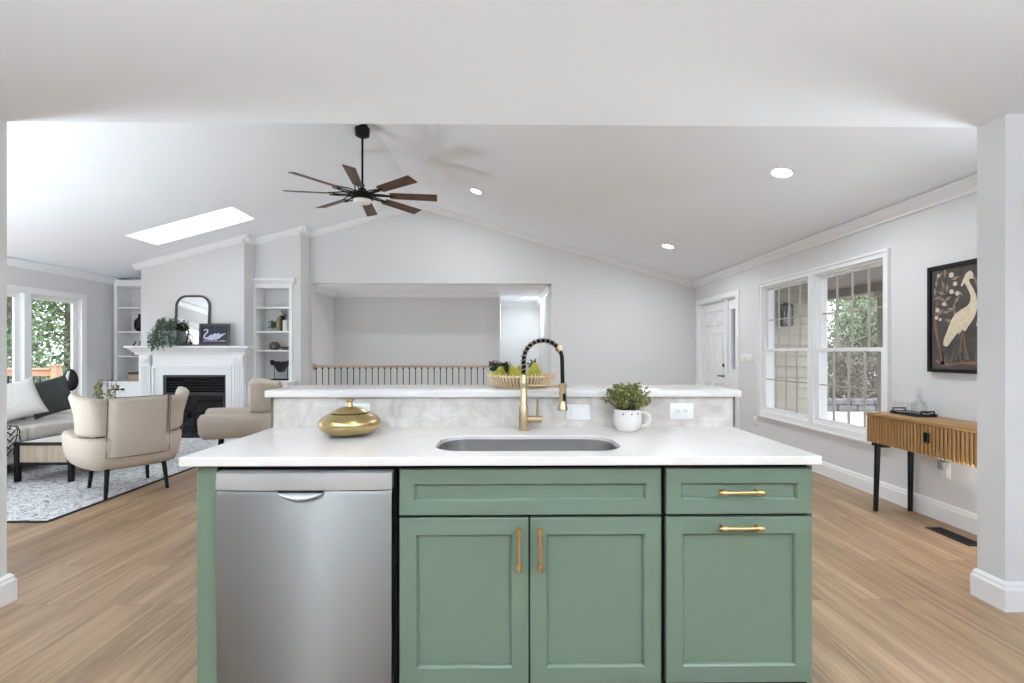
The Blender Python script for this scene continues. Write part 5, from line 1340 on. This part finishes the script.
for (xa, xb, ya, yb) in ((tx0 + .05, tx1 - .05, ty0 + .010, ty0 + .026), (tx0 + .05, tx1 - .05, ty1 - .026, ty1 - .010), (tx0 + .010, tx0 + .026, ty0 + .05, ty1 - .05), (tx1 - .026, tx1 - .010, ty0 + .05, ty1 - .05)):
    k = MB(); k.box(xa, xb, ya, yb, .198, tz - .027); k.build('side_panel', M['paleoak'], cf, smooth=0)
for x_ in (tx0, tx1 - .040):
    for y_ in (ty0, ty1 - .040):
        k = MB(); k.box(x_, x_ + .040, y_, y_ + .040, ZR_, tz - .001, .003); k.build('leg', M['blackwood'], cf)
vz = thing('vase', (-4.47, 5.42, tz), 'glass bud vase with leafy green stems on the coffee table', 'vase')
k = MB(); k.lathe([(0, 0), (.045, 0), (.055, .01), (.06, .09), (.04, .14), (.028, .17), (.034, .19), (.030, .19), (.024, .17), (.036, .14), (.054, .09), (.05, .014), (0, .012)], (-4.47, 5.42, tz + .0005), 24); k.build('vessel', M['tumbler'], vz)
k = MB(); rl = random.Random(44)
for i in range(11):
    a = 2 * PI * i / 11; P_ = [(-4.47, 5.42, tz + .03), (-4.47 + .03 * math.cos(a), 5.42 + .03 * math.sin(a), tz + .05), (-4.47 + .13 * math.cos(a) * rl.uniform(.5, 1), 5.42 + .11 * math.sin(a), tz + .43 + rl.uniform(0, .15))]
    k.tube(P_, .002, 4, m=1); k.leaves([Vector(P_[1]).lerp(Vector(P_[2]), rl.uniform(.15, 1)) for j in range(20)], .042, rl, 0, .6)
k.build('stems', [M['leaf_olive'], M['stem']], vz, smooth=0, recalc=False)

# sofa along the left wall
so = thing('sofa', (-5.5, 5.05, 0), 'cream sofa under the deck windows', 'sofa')
k = MB(); k.box(-6.10, -4.99, 3.95, 6.16, .13, .335, .03, seg=3); k.build('base', M['cream'], so)
for y0_, y1_ in ((4.12, 5.055), (5.065, 6.00)):
    k = MB(); k.box(-5.82, -4.955, y0_, y1_, .336, .505, .045, seg=4); k.build('seat_cushion', M['cream'], so)
k = MB(); k.box(-6.14, -5.83, 3.95, 6.16, .336, .74, .05, seg=4); k.build('backrest', M['cream'], so)
for y0_, y1_ in ((4.14, 5.05), (5.07, 5.98)):
    k = MB(); k.box(-5.825, -5.50, y0_, y1_, .506, .80, .07, seg=4); k.build('back_cushion', M['cream'], so)
for y0_, y1_ in ((3.95, 4.115), (6.005, 6.16)):
    k = MB(); k.box(-5.825, -5.00, y0_, y1_, .336, .545, .04, seg=4); k.build('arm', M['cream'], so)
for x_ in (-6.03, -5.06):
    for y_ in (4.1, 6.06):
        k = MB(); k.cyl((x_, y_, .145), (x_, y_, .0 if x_ < -6.025 else ZR_), .022, .016, 12); k.build('leg', M['blackwood'], so)

def pillow(name, w_, h_, t__, mt_, loc, tilt, roll, turn, label, extra=None):
    b_ = MB(); n_ = 14; secs = []
    verts = {}
    def pt(i, j, s_):
        u, v = i / n_ * 2 - 1, j / n_ * 2 - 1
        e_ = max(0, (1 - u ** 4) * (1 - v ** 4)) ** .55
        pin = 1 - .07 * (1 - abs(u) ** 2) * abs(v) ** 3; pin2 = 1 - .07 * (1 - abs(v) ** 2) * abs(u) ** 3
        return Vector((u * w_ / 2 * pin2, s_ * t__ / 2 * e_, v * h_ / 2 * pin + h_ / 2))
    for s_ in (-1, 1):
        g = [[b_.bm.verts.new(pt(i, j, s_)) for j in range(n_ + 1)] for i in range(n_ + 1)]
        for i in range(n_):
            for j in range(n_): b_.bm.faces.new((g[i][j], g[i + 1][j], g[i + 1][j + 1], g[i][j + 1]))
    bmesh.ops.remove_doubles(b_.bm, verts=b_.bm.verts, dist=1e-5)
    mats_ = [mt_]
    if extra:
        mats_.append(M['leafline'])
        for path in extra:
            P_ = []
            for u, v in path:
                i, j = (u + 1) / 2 * n_, (v + 1) / 2 * n_; q = pt(i, j, -1); q.y -= .0015; P_.append(q)
            b_.tube(P_, [.006] * (len(P_) - 1) + [.002], 6, m=1)
    mtx = Matrix.Translation(Vector(loc)) @ Matrix.Rotation(R(turn), 4, 'Z') @ Matrix.Rotation(R(tilt), 4, 'X') @ Matrix.Translation((0, 0, h_ / 2)) @ Matrix.Rotation(R(roll), 4, 'Y') @ Matrix.Translation((0, 0, -h_ / 2))
    b_.bm.transform(mtx)
    o_ = b_.build(name, mats_, smooth=70)
    return tag(o_, label, 'pillow')
# (pillow faces: local -Y side is the front; rz turns the front toward the room)
pillow('throw_pillow', .42, .42, .15, M['pillow_dark'], (-5.15, 5.52, .560), -20, -14, 62, 'charcoal square pillow leaning at the far end of the sofa')
pillow('throw_pillow', .43, .42, .15, M['pillow_light'], (-5.115, 5.06, .562), -22, -16, 50, 'pale grey square pillow in the middle of the sofa')
pillow('throw_pillow', .42, .42, .13, M['pillow_blue'], (-5.36, 5.20, .530), -12, 4, 80, 'grey blue pillow behind the pale one, by the window')
tb = thing('throw_blanket', (-5.0, 4.74, .51), 'cream throw printed with black fronds draped over the sofa front', 'blanket')
prof_ = [(-5.40, .5075), (-5.10, .5075), (-5.00, .5085), (-4.965, .505), (-4.945, .485), (-4.938, .45), (-4.936, .34), (-4.932, .20)]
k = MB(); ya_, yb_ = 4.50, 4.93
secs = []
for i in range(9):
    y_ = ya_ + (yb_ - ya_) * i / 8; w_ = .003 * math.sin(i * 1.9)
    up_ = [(x_ + .010 + abs(w_), y_, z_ + .010) for x_, z_ in prof_]; secs.append(up_ + [(x_ + .001, y_, z_ + .001) for x_, z_ in prof_[::-1]])
k.sweep(secs); clo = k.build('cloth', M['cream'], tb, smooth=60)
def onp(s_, y_):
    d_ = [0]
    for a_, b_ in zip(prof_, prof_[1:]): d_.append(d_[-1] + math.hypot(b_[0] - a_[0], b_[1] - a_[1]))
    t_ = s_ * d_[-1]
    for i in range(len(d_) - 1):
        if t_ <= d_[i + 1] + 1e-9:
            q = (t_ - d_[i]) / (d_[i + 1] - d_[i]); return (prof_[i][0] + (prof_[i + 1][0] - prof_[i][0]) * q + .0135, y_, prof_[i][1] + (prof_[i + 1][1] - prof_[i][1]) * q + .0125)
k = MB()
for y0_, sg in ((4.88, -1), (4.74, -1), (4.60, 1)):
    st_pts = [onp(.30 + .66 * i / 14, y0_ + .03 * math.sin(i * .3)) for i in range(15)]; k.tube(st_pts, .0035, 6)
    for q in range(7):
        s0 = .36 + .085 * q
        for sd_ in (-1, 1):
            fr_pts = [onp(min(.97, s0 + .10 * u_), min(4.925, max(4.505, y0_ + .03 * math.sin((s0 - .3) / .66 * 14 * .3) + sd_ * .09 * u_ ** .8))) for u_ in (0, .25, .5, .75, 1)]
            k.tube(fr_pts, [.003, .0055, .006, .005, .001], 6)
k.build('printed_fronds', M['leafline'], clo)

# side table with sculpture beyond the sofa
st_ = thing('side_table', (-5.90, 6.52, 0), 'small black side table beyond the sofa by the window', 'side table')
k = MB(); k.lathe([(0, .61), (.19, .61), (.195, .617), (.195, .633), (.19, .64), (0, .64)], (-5.90, 6.52, 0), 36); k.build('top', M['blackwood'], st_)
k = MB(); k.cyl((-5.90, 6.52, .02), (-5.90, 6.52, .611), .018, n=14); k.lathe([(0, .0105), (.115, .0105), (.115, .02), (.03, .03), (0, .03)], (-5.90, 6.52, 0), 28); k.build('pedestal', M['blackwood'], st_)
sc2 = thing('bird_sculpture', (-5.85, 6.52, .64), 'black oval sculpture with a white slit on two thin legs by the window', 'sculpture')
scx, scy = -5.85, 6.52; SB = .64
k = MB(); secs = []
for i in range(17):
    a = -PI / 2 + PI * i / 16; r_ = .100 * math.cos(a) * (1 - .12 * math.sin(a)) + .0008; z_ = .64 + .255 + .150 * math.sin(a)
    secs.append([(scx + r_ * math.cos(2 * PI * j / 24), scy + r_ * .55 * math.sin(2 * PI * j / 24), z_) for j in range(24)])
k.sweep(secs); bd = k.build('body', M['sculpt'], sc2)
k = MB(); k.tube([(scx + .015, scy - .036, .64 + .375), (scx + .012, scy - .056, .64 + .31), (scx + .022, scy - .058, .64 + .25)], [.010, .016, .004], 10); k.build('slit', M['ceramic'], bd)
k = MB(); k.cyl((scx - .03, scy, .645), (scx - .025, scy, .76), .006, n=8); k.cyl((scx + .03, scy, .645), (scx + .025, scy, .76), .006, n=8); k.box(scx - .08, scx + .08, scy - .05, scy + .05, .6405, .652, .003); k.build('legs', M['black'], sc2)

# ================================================================== OUTSIDE
g = MB(); g.box(-60, 60, -30, 60, -1.9, -1.75)
struct(g.build('floor', M['lawn'], smooth=0), 'lawn and leaf litter outside the house', 'ground')
g = MB(); g.box(3.46, 14, -6, 12.0, -.35, -.22)
struct(g.build('floor', M['concrete'], smooth=0), 'pale concrete porch and drive outside the right windows', 'ground')
g = MB(); g.box(-6, 8, -12, -2.45, -.35, -.22)
struct(g.build('floor', M['concrete'], smooth=0), 'pale patio outside the kitchen doors behind the camera', 'ground')
g = MB(); g.box(3.46, 5.75, 9.0, 9.3, -.25, 2.9)
for i in range(14): g.hexa([(3.46, 8.965, -.2 + .2 * i), (5.75, 8.965, -.2 + .2 * i), (5.75, 9.0, -.2 + .2 * i), (3.46, 9.0, -.2 + .2 * i)], [(3.46, 8.992, -.01 + .2 * i), (5.75, 8.992, -.01 + .2 * i), (5.75, 9.0, -.01 + .2 * i), (3.46, 9.0, -.01 + .2 * i)])
struct(g.build('wall_porch', M['beige'], smooth=0), 'cream lap siding wall of the porch seen through the far window', 'wall')
g = MB(); g.box(3.46, 6.1, -3, 9.0, 2.38, 2.5); g.box(5.9, 6.1, -3, 9.0, 2.24, 2.38)
struct(g.build('ceiling', M['soffit'], smooth=0), 'brown porch soffit outside the right windows', 'ceiling')
for y_, lab in ((7.55, 'slim pale porch post seen through the near window'), (1.5, 'slim pale porch post nearer the kitchen, out of view')):
    g = MB(); g.box(5.94, 6.06, y_ - .06, y_ + .06, -.22, 2.24, .004); g.box(5.91, 6.09, y_ - .09, y_ + .09, -.22, -.10, .004); g.box(5.91, 6.09, y_ - .09, y_ + .09, 2.15, 2.24, .004)
    tag(g.build('porch_post', M['beige']), lab, 'post')
ln = thing('wall_lantern', (5.22, 8.93, 1.75), 'dark square lantern on the porch siding, seen through the far window', 'lantern')
k = MB(); k.box(5.12, 5.32, 8.80, 8.94, 2.10, 2.13, .004); k.hexa([(5.12, 8.80, 2.13), (5.32, 8.80, 2.13), (5.32, 8.94, 2.13), (5.12, 8.94, 2.13)], [(5.19, 8.85, 2.19), (5.25, 8.85, 2.19), (5.25, 8.89, 2.19), (5.19, 8.89, 2.19)]); k.box(5.14, 5.30, 8.81, 8.93, 1.75, 1.775, .003)
for x_ in (5.135, 5.305):
    for y_ in (8.815, 8.925): k.box(x_ - .008, x_ + .008, y_ - .008, y_ + .008, 1.76, 2.11)
k.box(5.19, 5.25, 8.94, 8.963, 1.85, 2.05); k.build('cage', M['iron'], ln, smooth=0)
k = MB(); k.box(5.145, 5.295, 8.822, 8.918, 1.776, 2.10); k.build('panes', M['frost'], ln, smooth=0)
k = MB(); k.cyl((5.22, 8.87, 1.776), (5.22, 8.87, 1.90), .02, n=12); k.build('candle', M['ceramic'], ln)
g = MB(); rl = random.Random(2)
for r_ in range(2):
    x_ = 5.8 + r_ * .25
    while x_ < 13.5:
        w_ = rl.uniform(.35, .6); g.box(x_, x_ + w_ - .02, 11.9 + rl.uniform(0, .03), 12.15, -.22 + .16 * r_, -.22 + .16 * r_ + .15, .02, seg=1); x_ += w_
tag(g.build('retaining_wall', M['stone']), 'low grey stone retaining wall beyond the drive', 'garden wall')

def tree(name, x, y, z0, h_, kind, label, seed, rad=1.6, leafm='tree_a', n=2600, barkm='bark', lsize=.22):
    r_ = random.Random(seed); t_ = thing(name, (x, y, z0), label, 'shrub' if 'shrub' in name else 'tree')
    b_ = MB(); tips = []
    def keep(q):
        d_ = math.hypot(q.x - x, q.y - y)
        if d_ > rad: q = Vector((x + (q.x - x) * rad / d_, y + (q.y - y) * rad / d_, q.z))
        return q
    def branch(p, d_, L_, w_, lev):
        pts_ = [p]; q = p.copy(); dd = d_.copy()
        for i in range(4):
            dd = (dd + Vector((r_.uniform(-1, 1), r_.uniform(-1, 1), r_.uniform(-.2, .5))) * (.16 if lev else .06)).normalized(); q = keep(q + dd * L_ / 4); pts_.append(q.copy())
        b_.tube(pts_, [w_ * (1 - .17 * i) for i in range(5)], 6 if lev < 2 else 4, cap=False)
        if lev >= 3: tips.extend(pts_[1:]); return
        for i in range(4 if lev else 14):
            if lev: s_ = pts_[r_.randint(1, 4)]
            else:
                u = r_.uniform(.12 if 'background' in name or 'shrub' in name else .8, 3.99); s_ = pts_[int(u)].lerp(pts_[int(u) + 1], u - int(u))
            a = r_.uniform(0, 2 * PI); el = r_.uniform(.1, .9)
            nd = (Vector((math.cos(a), math.sin(a), el)) + dd * .3).normalized(); branch(s_, nd, (rad * r_.uniform(.7, 1.05)) if lev == 0 else L_ * r_.uniform(.4, .62), w_ * (.42 if lev == 0 else .5), lev + 1)
        if lev >= 1: tips.extend(pts_[2:])
    branch(Vector((x, y, z0)), Vector((0, 0, 1)), h_ * .9, h_ * .007 + .03, 0)
    b_.build('trunk', M[barkm], t_, smooth=0, recalc=False)
    if n:
        b_ = MB(); P_ = []
        if kind == 'cone':
            for i in range(n):
                u = r_.random() ** .8; a = r_.uniform(0, 2 * PI); rr_ = rad * min(1, 1.25 - u * 1.15) * r_.uniform(.3, 1) * (1 + .2 * math.sin(u * 40)); P_.append((x + rr_ * math.cos(a), y + rr_ * math.sin(a), z0 + .02 * h_ + u * h_))
        else:
            for i in range(n):
                q = r_.choice(tips); P_.append(keep(q + Vector((r_.gauss(0, .2), r_.gauss(0, .2), r_.gauss(0, .25)))))
        b_.leaves(P_, lsize, r_, 0, .6, droop=.2); b_.build('crown', M[leafm], t_, smooth=0, recalc=False)
    return t_
# beyond the deck (left windows)
GL = -1.75
tree('evergreen_tree', -10.1, 11.2, GL, 8.5, 'cone', 'dense evergreen filling the left window, nearest the deck', 101, 1.25, 'tree_a', 13000, lsize=.095)
tree('bare_tree', -13.2, 12.4, GL, 8.0, 'bare', 'leafless grey tree outside the cut-off left window', 104, 1.25, 'tree_d', 500, 'bark', .10)
tree('evergreen_tree', -15.2, 14.6, GL, 9.5, 'cone', 'tall evergreen behind the leafless tree at the left window', 102, 1.5, 'tree_a', 11000, lsize=.09)
tree('leafy_tree', -11.2, 14.2, GL, 8.0, 'round', 'pale leafed tree showing behind the nearest evergreen', 103, 1.4, 'tree_b', 8000, lsize=.09)
tree('evergreen_tree', -18.9, 18.0, GL, 11.0, 'cone', 'far evergreen at the left edge of the left window', 105, 1.7, 'tree_a', 9000, lsize=.13)
tree('evergreen_tree', -12.8, 17.2, GL, 11.0, 'cone', 'far evergreen in the middle of the left window', 106, 1.7, 'tree_a', 9000, lsize=.13)
tree('evergreen_tree', -9.2, 17.5, GL, 10.0, 'cone', 'far evergreen at the right edge of the left window', 107, 1.6, 'tree_a', 9000, lsize=.13)
tree('evergreen_tree', -22.6, 21.6, GL, 11.5, 'cone', 'farthest evergreen seen through the cut-off left window', 108, 1.8, 'tree_a', 9000, lsize=.13)
# beyond the drive (right windows)
GR = -1.75
tree('birch_tree', 7.75, 14.35, -.4, 6.5, 'round', 'pale trunked tree at the left of the near right window', 111, 1.05, 'tree_b', 5200, 'palebark', .075)
tree('bare_tree', 9.3, 16.3, -.4, 6.0, 'bare', 'twiggy dark tree behind the pale green tree in the near right window', 113, 1.15, 'tree_d', 3600, 'bark', .06)
tree('leafy_shrub', 12.3, 14.2, -.4, 4.6, 'round', 'bright green shrub at the right edge of the near right window', 114, 1.0, 'tree_c', 9000, 'bark', .075)
tree('leafy_tree', 10.5, 14.35, -.5, 6.4, 'round', 'pale green tree in the middle of the near right window', 112, 1.1, 'tree_b', 5200, 'bark', .085)
tree('leafy_tree', 12.3, 16.8, -.6, 6.6, 'round', 'pale green tree behind the bright shrub', 115, 1.4, 'tree_b', 9000, 'bark', .085)
for i, (x_, kd, lab) in enumerate(((6.55, 'tree_d', 'low brown shrub behind the stone wall, leftmost'), (7.75, 'tree_d', 'low brown shrub behind the stone wall, second from the left'), (8.95, 'tree_d', 'low brown shrub behind the stone wall, third from the left'), (10.15, 'tree_d', 'low brown shrub behind the stone wall, fourth from the left'), (11.35, 'tree_c', 'low green shrub behind the stone wall, rightmost'))):
    tree('low_shrub', x_, 12.72, -.4, 1.15 + .2 * (i % 3), 'round', lab, 140 + i, .46, kd, 4200, 'bark', .06)
for i, (x_, y_, rd_, kd, lab) in enumerate(((11.0, 19.6, 1.8, 'tree_d', 'brown thicket tree far behind the birch'), (14.8, 19.8, 1.8, 'tree_d', 'brown thicket tree far behind the bright shrub'), (13.0, 23.3, 1.9, 'tree_a', 'dark evergreen in the gap between the thicket trees'), (17.0, 23.0, 1.9, 'tree_d', 'brown thicket tree at the far right of the window view'), (15.2, 27.0, 2.0, 'tree_a', 'dark evergreen at the very back of the window view'), (19.4, 26.6, 2.0, 'tree_a', 'dark evergreen farthest to the right of the window view'))):
    tree('background_tree', x_, y_, -1.2, 9.0, 'round', lab, 120 + i, rd_, kd, 12000, 'bark', .13)

# deck and deck railing outside the left windows
g = MB()
for i in range(26): g.box(-12.6, XL - .16, 3.0 + .205 * i, 3.0 + .205 * i + .195, -.14, -.10)
struct(g.build('floor', M['deckwood'], smooth=0), 'cedar deck boards outside the left windows', 'deck')
dk = thing('deck_railing', (-9.7, 8.1, -.1), 'cedar deck railing with black balusters outside the left windows', 'railing')
k = MB(); k.box(-12.4, -7.55, 8.03, 8.17, .965, 1.005, .004); k.box(-12.4, -7.55, 8.08, 8.12, .87, .955, .003); k.box(-12.4, -7.55, 8.08, 8.12, -.02, .06, .003); k.build('rails', M['deckwood'], dk)
for x_ in (-12.4, -10.0, -7.5):
    k = MB(); k.box(x_ - .05, x_ + .05, 8.05, 8.15, -.10, 1.03, .004); k.box(x_ - .06, x_ + .06, 8.04, 8.16, 1.031, 1.055, .003); k.build('post', M['deckwood'], dk)
for i in range(44):
    x_ = -12.28 + .105 * i
    if abs(x_ + 10.0) < .07: continue
    k = MB(); k.cyl((x_, 8.1, .02), (x_, 8.1, .90), .009, n=8); k.build('baluster', M['black'], dk)
